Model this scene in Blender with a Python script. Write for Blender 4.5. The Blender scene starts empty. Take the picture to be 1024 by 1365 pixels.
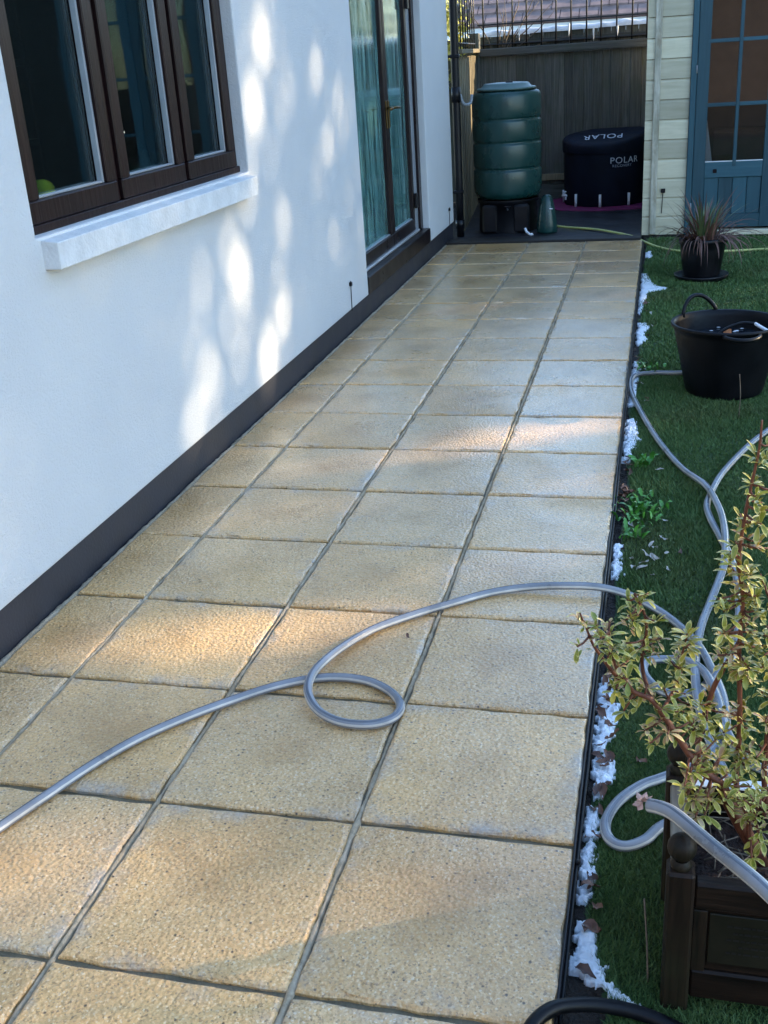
import bpy, bmesh, math, random
import numpy as np
from mathutils import Vector, Matrix, noise

random.seed(11)
rng = np.random.default_rng(11)
SC = bpy.context.scene
COL = SC.collection
PI = math.pi

# ------------------------------------------------------------------ camera
cam_d = bpy.data.cameras.new('camera')
cam = bpy.data.objects.new('camera', cam_d)
COL.objects.link(cam)
CAM = Vector((1.49582, -1.29836, 1.47950))
R_ = Vector((0.97056, 0.23284, -0.06167))
U_ = Vector((-0.03529, 0.39072, 0.91983))
F_ = Vector((-0.23827, 0.89057, -0.38744))
m = Matrix(((R_.x, U_.x, -F_.x, CAM.x), (R_.y, U_.y, -F_.y, CAM.y), (R_.z, U_.z, -F_.z, CAM.z), (0, 0, 0, 1)))
cam.matrix_world = m
cam_d.sensor_fit = 'VERTICAL'
cam_d.sensor_height = 36.0
cam_d.sensor_width = 27.0
cam_d.lens = 1435.15 / 1365 * 36.0
cam_d.clip_start = 0.05
cam_d.clip_end = 500
SC.camera = cam

# ------------------------------------------------------------------ light
EL = math.radians(18)
SUN = Vector((0.906 * math.cos(EL), 0.423 * math.cos(EL), math.sin(EL))).normalized()
w = bpy.data.worlds.new('World')
SC.world = w
w.use_nodes = True
wn = w.node_tree
bg = wn.nodes['Background']
sky = wn.nodes.new('ShaderNodeTexSky')
sky.sky_type = 'NISHITA'
sky.sun_disc = False
sky.sun_elevation = EL
sky.sun_rotation = math.atan2(SUN.x, SUN.y)
sky.air_density = 1.0
sky.dust_density = 0.4
sky.ozone_density = 2.5
wn.links.new(sky.outputs[0], bg.inputs[0])
bg.inputs[1].default_value = 0.15
ld = bpy.data.lights.new('sun', 'SUN')
ld.energy = 3.4
ld.angle = math.radians(0.9)
ld.color = (1.0, 0.80, 0.53)
lo = bpy.data.objects.new('sun', ld)
COL.objects.link(lo)
lo.rotation_euler = SUN.to_track_quat('Z', 'Y').to_euler()
lo.location = (10, 6, 8)
SC.view_settings.view_transform = 'Standard'
SC.view_settings.look = 'None'
SC.view_settings.exposure = 2.45
SC.view_settings.gamma = 1.0
SC.view_settings.use_curve_mapping = False

# ------------------------------------------------------------------ materials
class NT:
    def __init__(s, name):
        s.m = bpy.data.materials.new(name)
        s.m.use_nodes = True
        s.t = s.m.node_tree
        s.b = s.t.nodes['Principled BSDF']
        s.o = s.t.nodes['Material Output']
        s._tc = None
    def n(s, typ, **k):
        nd = s.t.nodes.new('ShaderNode' + typ)
        for a, v in k.items():
            setattr(nd, a, v)
        return nd
    def l(s, a, b):
        s.t.links.new(a, b)
    def tc(s, out='Object'):
        if s._tc is None:
            s._tc = s.n('TexCoord')
        return s._tc.outputs[out]
    def coord(s, scale=(1, 1, 1), rnd=False, out='Object'):
        mp = s.n('Mapping')
        mp.inputs['Scale'].default_value = scale
        src = s.tc(out)
        if rnd:
            oi = s.n('ObjectInfo')
            mul = s.n('Math', operation='MULTIPLY')
            mul.inputs[1].default_value = 37.0
            s.l(oi.outputs['Random'], mul.inputs[0])
            cb = s.n('CombineXYZ')
            for i in range(3):
                s.l(mul.outputs[0], cb.inputs[i])
            ad = s.n('VectorMath', operation='ADD')
            s.l(src, ad.inputs[0])
            s.l(cb.outputs[0], ad.inputs[1])
            src = ad.outputs[0]
        s.l(src, mp.inputs['Vector'])
        return mp.outputs[0]
    def noise(s, co, scale, detail=4, rough=.55, dist=0):
        nd = s.n('TexNoise')
        nd.inputs['Scale'].default_value = scale
        nd.inputs['Detail'].default_value = detail
        nd.inputs['Roughness'].default_value = rough
        nd.inputs['Distortion'].default_value = dist
        s.l(co, nd.inputs['Vector'])
        return nd.outputs['Fac']
    def vor(s, co, scale, feature='F1', out='Distance'):
        nd = s.n('TexVoronoi')
        nd.feature = feature
        nd.inputs['Scale'].default_value = scale
        s.l(co, nd.inputs['Vector'])
        return nd.outputs[out]
    def ramp(s, fac, stops, interp='LINEAR'):
        nd = s.n('ValToRGB')
        cr = nd.color_ramp
        cr.interpolation = interp
        while len(cr.elements) < len(stops):
            cr.elements.new(.5)
        for e, (p, c) in zip(cr.elements, stops):
            e.position = p
            if not hasattr(c, '__len__'):
                c = (c, c, c)
            e.color = (*c, 1)
        s.l(fac, nd.inputs[0])
        return nd.outputs[0]
    def mix(s, fac, a, b, mode='MIX'):
        nd = s.n('MixRGB', blend_type=mode)
        for i, v in ((0, fac), (1, a), (2, b)):
            if hasattr(v, 'links'):
                s.l(v, nd.inputs[i])
            else:
                nd.inputs[i].default_value = v if i == 0 else (*v, 1)
        return nd.outputs[0]
    def math(s, op, a, b=None):
        nd = s.n('Math', operation=op)
        for i, v in ((0, a), (1, b)):
            if v is None:
                continue
            if hasattr(v, 'links'):
                s.l(v, nd.inputs[i])
            else:
                nd.inputs[i].default_value = v
        return nd.outputs[0]
    def bump(s, h, strength=.3, dist=.01, prev=None):
        nd = s.n('Bump')
        nd.inputs['Strength'].default_value = strength
        nd.inputs['Distance'].default_value = dist
        s.l(h, nd.inputs['Height'])
        if prev is not None:
            s.l(prev, nd.inputs['Normal'])
        return nd.outputs[0]
    def set(s, **k):
        names = {'base': 'Base Color', 'rough': 'Roughness', 'metal': 'Metallic', 'spec': 'Specular IOR Level',
                 'normal': 'Normal', 'coat': 'Coat Weight', 'alpha': 'Alpha', 'trans': 'Transmission Weight',
                 'sub': 'Subsurface Weight', 'ecol': 'Emission Color', 'estr': 'Emission Strength', 'sheen': 'Sheen Weight'}
        for a, v in k.items():
            i = s.b.inputs[names[a]]
            if hasattr(v, 'links'):
                s.l(v, i)
            elif hasattr(v, '__len__'):
                i.default_value = (*v, 1)
            else:
                i.default_value = v
        return s

def simple(name, col, rough=.5, var=.25, scale=8, bump=.15, bscale=60, metal=0, spec=.5, rnd=False, stretch=(1, 1, 1), bdist=.004):
    t = NT(name)
    co = t.coord(stretch, rnd)
    n1 = t.noise(co, scale, 5)
    lo_ = tuple(c * (1 - var) for c in col)
    hi_ = tuple(min(1, c * (1 + var)) for c in col)
    c = t.ramp(n1, [(.3, lo_), (.7, hi_)])
    r = t.ramp(n1, [(.3, max(.02, rough - .08)), (.7, min(1, rough + .08))])
    n2 = t.noise(co, bscale, 3)
    t.set(base=c, rough=r, metal=metal, spec=spec, normal=t.bump(n2, bump, bdist))
    return t.m

def mat_render():
    t = NT('white_render')
    co = t.coord()
    big = t.noise(co, 1.3, 4)
    mid = t.noise(co, 14, 5)
    c = t.ramp(big, [(.3, (.59, .60, .60)), (.7, (.65, .655, .645))])
    # streaks of grime running down from sill and eaves
    st = t.noise(t.coord((6, 6, .35)), 3.0, 5, .6)
    c = t.mix(t.ramp(st, [(.62, 0), (.85, .14)]), c, (.52, .53, .5))
    sp = t.vor(co, 210)
    fine = t.noise(co, 170, 3, .7)
    gr = t.noise(co, 75, 4, .75)
    wav = t.noise(co, 3.2, 3)
    h = t.math('ADD', t.math('ADD', t.math('MULTIPLY', mid, .5), fine), t.math('MULTIPLY', gr, 1.6))
    nb = t.bump(wav, .4, .03)
    t.set(base=c, rough=.9, spec=.2, normal=t.bump(h, .8, .004, nb))
    return t.m

def mat_slab():
    t = NT('wet_aggregate_slab')
    co = t.coord((1, 1, 1), True)
    loc = t.tc('Object')
    oi = t.n('ObjectInfo')
    # aggregate colours
    v1 = t.vor(co, 270, 'F1', 'Color')
    sep = t.n('SeparateColor')
    t.l(v1, sep.inputs[0])
    grain = t.ramp(sep.outputs[0], [(0, (.16, .10, .06)), (.05, (.30, .19, .095)), (.13, (.60, .38, .18)), (.5, (.72, .465, .225)), (.78, (.79, .53, .265)), (.92, (.88, .67, .42)), (1, (.93, .84, .68))])
    v2 = t.noise(co, 420, 2, .7)
    grain = t.mix(.4, grain, t.ramp(v2, [(.3, (.54, .335, .15)), (.7, (.88, .60, .30))]))
    tone = t.noise(co, 3.2, 5, .6, .5)
    grain = t.mix(1.0, grain, t.ramp(tone, [(.25, (.72, .68, .60)), (.5, (.95, .93, .88)), (.75, (1.12, 1.06, .92))]), 'MULTIPLY')
    # per-slab tint
    tint = t.ramp(oi.outputs['Random'], [(0, (.90, .84, .74)), (.25, (1.05, .97, .84)), (.5, (.96, .95, .95)), (.75, (1.10, 1.03, .90)), (1, (1.0, .90, .72))])
    grain = t.mix(1.0, grain, tint, 'MULTIPLY')
    # damp stain in the middle of the slab, paler dry rim
    sx = t.n('SeparateXYZ')
    t.l(loc, sx.inputs[0])
    dx = t.math('ABSOLUTE', sx.outputs[0])
    dy = t.math('ABSOLUTE', sx.outputs[1])
    edge = t.math('MAXIMUM', dx, dy)
    stn = t.noise(co, 5.5, 6, .65, .8)
    em = t.math('ADD', t.math('MULTIPLY', edge, 3.2), t.math('MULTIPLY', stn, -1.0))
    em = t.math('ADD', em, t.math('MULTIPLY', oi.outputs['Random'], .30))
    stain = t.ramp(t.math('ADD', em, .56), [(.0, 1), (.26, .6), (.5, 0)])
    grain = t.mix(t.math('MULTIPLY', stain, .6), grain, (.40, .21, .06))
    # grey lime bloom on some edges
    bl = t.noise(co, 7, 5, .7)
    bloom = t.math('MULTIPLY', t.ramp(edge, [(.17, 0), (.222, 1)]), t.ramp(bl, [(.5, 0), (.68, .75)]))
    grain = t.mix(bloom, grain, (.36, .35, .32))
    # black pits
    pit = t.vor(co, 95, 'F1', 'Color')
    sp = t.n('SeparateColor')
    t.l(pit, sp.inputs[0])
    pd = t.vor(co, 95)
    pm = t.math('MULTIPLY', t.math('GREATER_THAN', sp.outputs[1], .92), t.ramp(pd, [(.16, 1), (.36, 0)]))
    grain = t.mix(t.math('MULTIPLY', pm, .85), grain, (.035, .03, .022))
    wet = t.noise(co, 2.3, 4, .6)
    rough = t.ramp(wet, [(.28, .20), (.5, .30), (.75, .46)])
    h1 = t.vor(co, 120, 'SMOOTH_F1')
    h2 = t.noise(co, 330, 3, .7)
    h3 = t.noise(co, 45, 3)
    h = t.math('ADD', t.math('ADD', t.math('MULTIPLY', h1, -1.1), t.math('MULTIPLY', h2, .5)), t.math('MULTIPLY', h3, .5))
    bn = t.bump(h, .85, .0045)
    t.set(base=grain, rough=rough, spec=.5, normal=bn)
    # thin film of water standing on the damp slabs
    wf_ = t.noise(co, 1.7, 5, .6, .4)
    t.set(coat=t.ramp(wf_, [(.32, .25), (.52, 1.0)]))
    t.b.inputs['Coat Roughness'].default_value = .13
    t.b.inputs['Coat IOR'].default_value = 1.46
    t.l(t.bump(h, .20, .0038), t.b.inputs['Coat Normal'])
    return t.m

def mat_mortar(name, c0, c1, rough=.55):
    t = NT(name)
    co = t.coord()
    a = t.noise(co, 9, 6, .65)
    b = t.noise(co, 120, 3, .7)
    c = t.ramp(a, [(.3, c0), (.7, c1)])
    c = t.mix(t.ramp(b, [(.5, 0), (.75, .45)]), c, (.05, .06, .03))
    t.set(base=c, rough=rough, normal=t.bump(t.math('ADD', a, b), .8, .006))
    return t.m

def mat_wood(name, c0, c1, rough=.75, grain=(22, 22, 1.2), green=0, spec=.3, axis='z'):
    t = NT(name)
    sc = {'z': grain, 'x': (grain[2], grain[0], grain[1]), 'y': (grain[0], grain[2], grain[1])}[axis]
    co = t.coord(sc, True)
    a = t.noise(co, 3, 6, .65, .4)
    c = t.ramp(a, [(.28, c0), (.72, c1)])
    co2 = t.coord((1, 1, 1), True)
    if green:
        g = t.noise(co2, 5, 5, .6)
        c = t.mix(t.ramp(g, [(.45, 0), (.7, green)]), c, (.05, .075, .03))
    oi = t.n('ObjectInfo')
    c = t.mix(1.0, c, t.ramp(oi.outputs['Random'], [(0, .72), (1, 1.25)]), 'MULTIPLY')
    t.set(base=c, rough=rough, spec=spec, normal=t.bump(a, .5, .004))
    return t.m

def mat_glass(name, tint, gloss_rough=.01, trans=.75, film=None, ior=1.5, refl=1.3):
    t = NT(name)
    t.t.nodes.remove(t.b)
    tr = t.n('BsdfTransparent')
    tr.inputs[0].default_value = (*tint, 1)
    gl = t.n('BsdfGlossy')
    gl.inputs['Roughness'].default_value = gloss_rough
    gl.inputs['Color'].default_value = (*( .86, .97, .97), 1)
    fr = t.n('Fresnel')
    fr.inputs[0].default_value = ior
    mx = t.n('MixShader')
    base = tr.outputs[0]
    if film is not None:
        df = t.n('BsdfDiffuse')
        df.inputs[0].default_value = (*film, 1)
        co = t.coord((1, 4.5, .35))
        nz = t.noise(co, 6, 6, .7, .3)
        drop = t.noise(t.coord(), 260, 2)
        msk = t.ramp(nz, [(.40, .10), (.60, .95)])
        m2 = t.n('MixShader')
        t.l(msk, m2.inputs[0])
        t.l(base, m2.inputs[1])
        t.l(df.outputs[0], m2.inputs[2])
        base = m2.outputs[0]
        bmp = t.bump(t.math('ADD', nz, t.math('MULTIPLY', drop, .25)), .10, .004)
        t.l(bmp, gl.inputs['Normal'])
        rr = t.ramp(nz, [(.40, .01), (.62, .16)])
        t.l(rr, gl.inputs['Roughness'])
    else:
        co = t.coord()
        nz = t.noise(co, 2.2, 2)
        t.l(t.bump(nz, .03, .01), gl.inputs['Normal'])
    f2 = t.math('MINIMUM', t.math('MULTIPLY', fr.outputs[0], refl), 1.0)
    t.l(f2, mx.inputs[0])
    t.l(base, mx.inputs[1])
    t.l(gl.outputs[0], mx.inputs[2])
    t.l(mx.outputs[0], t.o.inputs['Surface'])
    return t.m

def mat_snow():
    t = NT('old_snow')
    co = t.coord()
    a = t.noise(co, 60, 5, .7)
    b = t.noise(co, 12, 4)
    c = t.ramp(b, [(.3, (.62, .65, .68)), (.6, (.84, .86, .88))])
    t.set(base=c, rough=.6, sub=.15, normal=t.bump(a, .8, .006))
    t.b.inputs['Subsurface Radius'].default_value = (.01, .012, .015)
    return t.m

def mat_turf(name, c0, c1, rough=.6):
    t = NT(name)
    co = t.coord()
    a = t.noise(co, 5, 5, .6)
    b = t.noise(co, 160, 2)
    c = t.mix(.5, t.ramp(a, [(.3, c0), (.7, c1)]), t.ramp(b, [(.35, c0), (.65, c1)]))
    c = t.mix(t.ramp(t.noise(co, 2.2, 4), [(.5, 0), (.72, .55)]), c, (.10, .10, .035))
    t.set(base=c, rough=rough, spec=.35)
    return t.m

def mat_leaf(name, c0, c1, rough=.4, spec=.5, trans=.0):
    t = NT(name)
    oi = t.n('ObjectInfo')
    co = t.coord((1, 1, 1), True)
    a = t.noise(co, 55, 3)
    f = t.math('ADD', t.math('MULTIPLY', a, .6), t.math('MULTIPLY', oi.outputs['Random'], .5))
    c = t.ramp(f, [(.25, c0), (.8, c1)])
    t.set(base=c, rough=rough, spec=spec)
    return t.m

WHITE = mat_render()
SLAB = mat_slab()
BED = mat_mortar('joint_bed', (.08, .07, .04), (.20, .17, .11))
MORTAR = mat_mortar('pale_mortar', (.27, .21, .13), (.52, .42, .29), .95)
PLINTH = simple('plinth_paint', (.026, .026, .033), .55, .3, 6, .25, 90)
SILLM = simple('painted_sill', (.64, .645, .635), .85, .1, 14, .8, 90, spec=.2)
BROWN = mat_wood('dark_brown_frame', (.008, .004, .004), (.020, .009, .009), .36, (14, 14, 1), spec=.16)
BROWNP = simple('brown_frame_plain', (.012, .007, .008), .33, .3, 5, .08, 80, spec=.25)
BEAD = simple('grey_bead', (.24, .26, .28), .45, .12, 10, .05)
ALU = simple('aluminium_strip', (.55, .54, .52), .35, .1, 10, .1, 60, metal=.6)
BRASS = simple('brass', (.13, .085, .035), .5, .2, 20, .05, metal=1)
BLACKP = simple('black_plastic', (.007, .007, .009), .38, .3, 10, .12, 90, spec=.3)
BLACKR = simple('black_rubber', (.003, .0035, .005), .45, .3, 10, .2, 60, spec=.22)
GLASS_W = mat_glass('window_glass', (.85, .92, .94), refl=.9)
GLASS_D = mat_glass('door_glass', (.32, .52, .54), .02, film=(.26, .60, .57), refl=2.3)
GLASS_S = mat_glass('shed_glass', (.75, .75, .75), .02)
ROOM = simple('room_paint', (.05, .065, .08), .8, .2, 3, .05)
CURTAIN = simple('curtain_cloth', (.30, .36, .38), .9, .15, 12, .3, 200)
BALL = simple('tennis_felt', (.85, 1.0, .08), .9, .1, 30, .6, 300)
GREENB = simple('green_butt_plastic', (.007, .042, .038), .3, .2, 5, .1, 120)
GREENL = simple('green_lid_plastic', (.07, .12, .11), .42, .2, 8, .15, 80)
FENCE = mat_wood('weathered_fence', (.050, .050, .044), (.16, .16, .14), .85, (26, 26, .8), green=.35)
FENCEH = mat_wood('weathered_rail', (.04, .042, .04), (.12, .12, .11), .85, (26, 26, .8), green=.3, axis='x')
FENCEW = mat_wood('paler_fence', (.12, .095, .055), (.30, .25, .16), .85, (26, 26, .8), green=.2)
IRON = simple('black_iron', (.012, .012, .014), .45, .3, 20, .2)
CREAM = mat_wood('cream_paint_board', (.52, .47, .32), (.65, .59, .43), .6, (9, 9, 1), green=.08, axis='x')
CREAMV = mat_wood('cream_worn_batten', (.26, .22, .15), (.62, .59, .48), .65, (9, 9, 1.4), green=.35)
TEAL = mat_wood('teal_paint', (.022, .072, .094), (.034, .10, .125), .5, (16, 16, 1), spec=.4)
TEALH = mat_wood('teal_paint_rail', (.022, .072, .094), (.034, .10, .125), .5, (16, 16, 1), spec=.4, axis='x')
SHEDIN = simple('shed_inside', (.20, .12, .09), .8, .25, 4, .1)
CLOTH = simple('white_cloth', (.75, .78, .8), .9, .05, 10, .2)
VINYL = simple('navy_vinyl', (.005, .008, .017), .62, .3, 6, .35, 25, spec=.16)
PRINT = simple('white_print', (.50, .53, .58), .6, .05, 10, .02)
PRINTG = simple('grey_print', (.32, .35, .42), .6, .05, 10, .02)
MAT_P = simple('magenta_mat', (.16, .012, .075), .7, .35, 7, .4, 70)
WPLAST = simple('white_plastic', (.75, .76, .78), .35, .05, 10, .05)
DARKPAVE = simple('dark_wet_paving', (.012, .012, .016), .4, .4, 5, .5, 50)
DARKWOOD = mat_wood('dark_sleeper', (.012, .011, .010), (.035, .030, .026), .5, (22, 22, 1), axis='x')
SOIL = simple('soil', (.022, .015, .010), .85, .5, 30, 1.0, 70, bdist=.02)
SOILR = simple('bark_soil', (.035, .016, .010), .85, .55, 40, 1.0, 80, bdist=.02)
SNOW = mat_snow()
TURF = mat_turf('turf_blades', (.055, .115, .028), (.12, .20, .06))
TURFB = mat_turf('turf_backing', (.016, .038, .010), (.028, .06, .018), .8)
HOSE = simple('grey_hose', (.23, .235, .25), .33, .3, 9, .12, 160)
HOSEL = simple('pale_hose_stripe', (.56, .53, .48), .33, .3, 9, .05, 200)
HOSED = simple('dark_hose_stripe', (.13, .14, .16), .25, .1, 12, .05, 200)
YHOSE = simple('yellow_hose', (.50, .50, .16), .4, .1, 12, .05)
PLANTER = mat_wood('dark_stained_wood', (.003, .0025, .002), (.032, .018, .011), .5, (20, 20, 1.2), spec=.2, green=.15)
PLANTERH = mat_wood('dark_stained_rail', (.003, .0025, .002), (.032, .018, .011), .5, (20, 20, 1.2), spec=.2, axis='x')
PLANTERG = mat_wood('worn_grey_wood', (.10, .085, .065), (.30, .27, .22), .7, (20, 20, 1.2), axis='y')
PLAQUE = simple('dull_plaque', (.016, .014, .008), .5, .3, 12, .2, 60, spec=.2)
ENGR = simple('engraved_line', (.007, .006, .005), .6, .1, 12, .1)
STEM = mat_wood('red_stem', (.09, .025, .014), (.22, .08, .04), .5, (30, 30, 4))
TWIG = mat_wood('grey_twig', (.10, .075, .05), (.22, .17, .12), .7, (30, 30, 4))
LEAFG = mat_leaf('leaf_green', (.16, .19, .02), (.56, .45, .06), .33)
LEAFY = mat_leaf('leaf_cream_edge', (.46, .40, .09), (.70, .58, .22), .36)
LEAFP = mat_leaf('leaf_pinkish', (.38, .20, .09), (.55, .40, .22), .4)
WEED = mat_leaf('weed_leaf', (.04, .16, .02), (.10, .30, .04), .35)
DEADL = mat_leaf('dead_leaf', (.05, .022, .014), (.20, .09, .05), .6)
PALEL = mat_leaf('pale_dead_leaf', (.30, .27, .22), (.5, .46, .40), .5)
GRASSG = mat_leaf('strap_green', (.05, .09, .035), (.14, .17, .07), .4)
GRASSB = mat_leaf('strap_brown', (.060, .026, .022), (.20, .10, .07), .55)
HEDGEL = mat_leaf('hedge_leaf', (.020, .045, .012), (.04, .08, .02), .6)
HEDGEY = mat_leaf('yellow_foliage', (.20, .22, .03), (.42, .42, .10), .5)
BARK = mat_wood('bark', (.05, .035, .025), (.12, .09, .06), .9, (14, 14, 2))
TILE = simple('roof_tile', (.20, .135, .12), .8, .35, 4, .4, 40, rnd=True)
BRICK = simple('house_brick', (.13, .092, .085), .85, .3, 9, .4, 40)
FASCIA = simple('white_fascia', (.78, .78, .76), .5, .05, 5, .05)
WATER = NT('dark_water').set(base=(.01, .014, .02), rough=.04).m
ORANGE = simple('orange_leaf', (.55, .16, .03), .5, .2, 40, .2)
PETAL = simple('dry_pink_petal', (.60, .36, .28), .7, .3, 60, .3, 200)
GLOWBEAD = NT('glow_bead').set(base=(.9, .9, .9), rough=.3, ecol=(1, .95, .85), estr=1.5).m

# ------------------------------------------------------------------ builders
def linkobj(name, me, parent=None, loc=(0, 0, 0)):
    o = bpy.data.objects.new(name, me)
    COL.objects.link(o)
    o.location = loc
    if parent is not None:
        o.parent = parent
    return o

def tag(o, label=None, cat=None, group=None, kind=None):
    if label: o['label'] = label
    if cat: o['category'] = cat
    if group: o['group'] = group
    if kind: o['kind'] = kind
    return o

def thing(name, loc, label, cat, group=None):
    o = linkobj(name, None, None, loc)
    o.empty_display_size = .1
    return tag(o, label, cat, group)

def wloc(o):
    v = Vector(o.location)
    while o.parent is not None:
        o = o.parent
        v = v + Vector(o.location)
    return v

class MB:
    def __init__(s):
        s.v = []; s.f = []; s.mi = []; s.sm = []
    def add(s, vs, fs, mi=0, smooth=False):
        b = len(s.v)
        s.v += [tuple(x) for x in vs]
        for f in fs:
            s.f.append(tuple(b + i for i in f)); s.mi.append(mi); s.sm.append(smooth)
        return s
    def box(s, x0, x1, y0, y1, z0, z1, bev=.003, mi=0, rot=None, piv=None):
        b = min(bev, .45 * min(x1 - x0, y1 - y0, z1 - z0))
        vs = []
        idx = {}
        for ix, X in ((-1, x0), (1, x1)):
            for iy, Y in ((-1, y0), (1, y1)):
                for iz, Z in ((-1, z0), (1, z1)):
                    for a in range(3):
                        p = [X - ix * b, Y - iy * b, Z - iz * b]
                        p[a] = (X, Y, Z)[a]
                        idx[(ix, iy, iz, a)] = len(vs)
                        vs.append(p)
        fs = []
        for a in range(3):
            u, v = (a + 1) % 3, (a + 2) % 3
            for sg in (-1, 1):
                q = []
                for su, sv in ((-1, -1), (1, -1), (1, 1), (-1, 1)):
                    k = [0, 0, 0]; k[a] = sg; k[u] = su; k[v] = sv
                    q.append(idx[(*k, a)])
                fs.append(q if sg > 0 else q[::-1])
        if b > 0:
            for a in range(3):
                u, v = (a + 1) % 3, (a + 2) % 3
                for su in (-1, 1):
                    for sv in (-1, 1):
                        k0 = [0, 0, 0]; k0[a] = -1; k0[u] = su; k0[v] = sv
                        k1 = list(k0); k1[a] = 1
                        q = [idx[(*k0, u)], idx[(*k1, u)], idx[(*k1, v)], idx[(*k0, v)]]
                        fs.append(q if su * sv < 0 else q[::-1])
            for ix in (-1, 1):
                for iy in (-1, 1):
                    for iz in (-1, 1):
                        q = [idx[(ix, iy, iz, a)] for a in range(3)]
                        fs.append(q if ix * iy * iz > 0 else q[::-1])
        if rot is not None:
            pv = Vector(piv) if piv is not None else Vector(((x0 + x1) / 2, (y0 + y1) / 2, (z0 + z1) / 2))
            vs = [pv + rot @ (Vector(p) - pv) for p in vs]
        return s.add(vs, fs, mi)
    def tube(s, path, r, n=8, mis=None, mi=0, caps=True, closed=False):
        P = [Vector(p) for p in path]
        N = len(P)
        rr = r if hasattr(r, '__len__') else [r] * N
        up = Vector((0, 0, 1))
        vs = []
        prev = None
        for i in range(N):
            if closed:
                t = (P[(i + 1) % N] - P[i - 1]).normalized()
            else:
                t = (P[min(i + 1, N - 1)] - P[max(i - 1, 0)]).normalized()
            if prev is None:
                a = up.cross(t)
                if a.length < .05: a = Vector((1, 0, 0)).cross(t)
                a.normalize()
            else:
                a = (prev - t * prev.dot(t)).normalized()
            prev = a
            b = t.cross(a)
            for k in range(n):
                an = 2 * PI * k / n
                vs.append(P[i] + (a * math.cos(an) + b * math.sin(an)) * rr[i])
        base = len(s.v)
        s.v += [tuple(x) for x in vs]
        for i in range(N if closed else N - 1):
            j = (i + 1) % N
            for k in range(n):
                k2 = (k + 1) % n
                s.f.append((base + i * n + k, base + i * n + k2, base + j * n + k2, base + j * n + k))
                s.mi.append(mis[k] if mis else mi)
                s.sm.append(True)
        if caps and not closed:
            s.f.append(tuple(base + k for k in range(n))[::-1]); s.mi.append(mi); s.sm.append(False)
            s.f.append(tuple(base + (N - 1) * n + k for k in range(n))); s.mi.append(mi); s.sm.append(False)
        return s
    def lathe(s, prof, cx, cy, n=40, mi=0, squash=None, smooth=True):
        base = len(s.v)
        for (r, z) in prof:
            for k in range(n):
                a = 2 * PI * k / n
                q = squash(r, z, a) if squash else r
                s.v.append((cx + q * math.cos(a), cy + q * math.sin(a), z))
        for i in range(len(prof) - 1):
            for k in range(n):
                k2 = (k + 1) % n
                s.f.append((base + i * n + k, base + i * n + k2, base + (i + 1) * n + k2, base + (i + 1) * n + k))
                s.mi.append(mi); s.sm.append(smooth)
        return s
    def cap(s, r, z, cx, cy, n=40, mi=0):
        base = len(s.v)
        for k in range(n):
            a = 2 * PI * k / n
            s.v.append((cx + r * math.cos(a), cy + r * math.sin(a), z))
        s.f.append(tuple(base + k for k in range(n))); s.mi.append(mi); s.sm.append(False)
        return s
    def sphere(s, c, r, n=16, m=10, mi=0, sq=(1, 1, 1)):
        vs = []; fs = []
        for i in range(m + 1):
            th = PI * i / m
            for k in range(n):
                a = 2 * PI * k / n
                vs.append((c[0] + r * sq[0] * math.sin(th) * math.cos(a), c[1] + r * sq[1] * math.sin(th) * math.sin(a), c[2] - r * sq[2] * math.cos(th)))
        for i in range(m):
            for k in range(n):
                fs.append((i * n + k, i * n + (k + 1) % n, (i + 1) * n + (k + 1) % n, (i + 1) * n + k))
        return s.add(vs, fs, mi, True)
    def mesh(s, name, mats, off=(0, 0, 0)):
        me = bpy.data.meshes.new(name)
        ox, oy, oz = off
        me.from_pydata([(x - ox, y - oy, z - oz) for x, y, z in s.v], [], s.f)
        if not hasattr(mats, '__len__'): mats = [mats]
        for q in mats: me.materials.append(q)
        me.polygons.foreach_set('material_index', s.mi)
        me.polygons.foreach_set('use_smooth', s.sm)
        me.update()
        return me
    def build(s, name, mats, parent=None):
        off = wloc(parent) if parent is not None else Vector((0, 0, 0))
        return linkobj(name, s.mesh(name, mats, off), parent)
    def build_top(s, name, mats, label, cat, group=None):
        c = np.mean(np.array(s.v), 0)
        zz = min(p[2] for p in s.v)
        off = (c[0], c[1], zz)
        o = linkobj(name, s.mesh(name, mats, off), None, off)
        return tag(o, label, cat, group)

def piece(name, me, parent, wpos, rot=(0, 0, 0), scale=(1, 1, 1)):
    o = linkobj(name, me, parent)
    o.location = Vector(wpos) - (wloc(parent) if parent is not None else Vector((0, 0, 0)))
    o.rotation_euler = rot
    o.scale = scale
    return o

def bxp(name, mat, parent, *a, bev=.003, **k):
    """a box part with its own origin at its centre"""
    mb = MB().box(*a, bev=bev, **k)
    c = ((a[0] + a[1]) / 2, (a[2] + a[3]) / 2, (a[4] + a[5]) / 2)
    me = mb.mesh(name, mat, c)
    return piece(name, me, parent, c)

def np_mesh(name, V, Fc, mat):
    me = bpy.data.meshes.new(name)
    V = np.asarray(V, dtype=np.float32); Fc = np.asarray(Fc, dtype=np.int32)
    k = Fc.shape[1]
    me.vertices.add(len(V)); me.vertices.foreach_set('co', V.ravel())
    me.loops.add(Fc.size); me.loops.foreach_set('vertex_index', Fc.ravel())
    me.polygons.add(len(Fc)); me.polygons.foreach_set('loop_start', np.arange(0, Fc.size, k, dtype=np.int32))
    me.update(calc_edges=True)
    for q in (mat if hasattr(mat, '__len__') else [mat]): me.materials.append(q)
    return me

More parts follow.
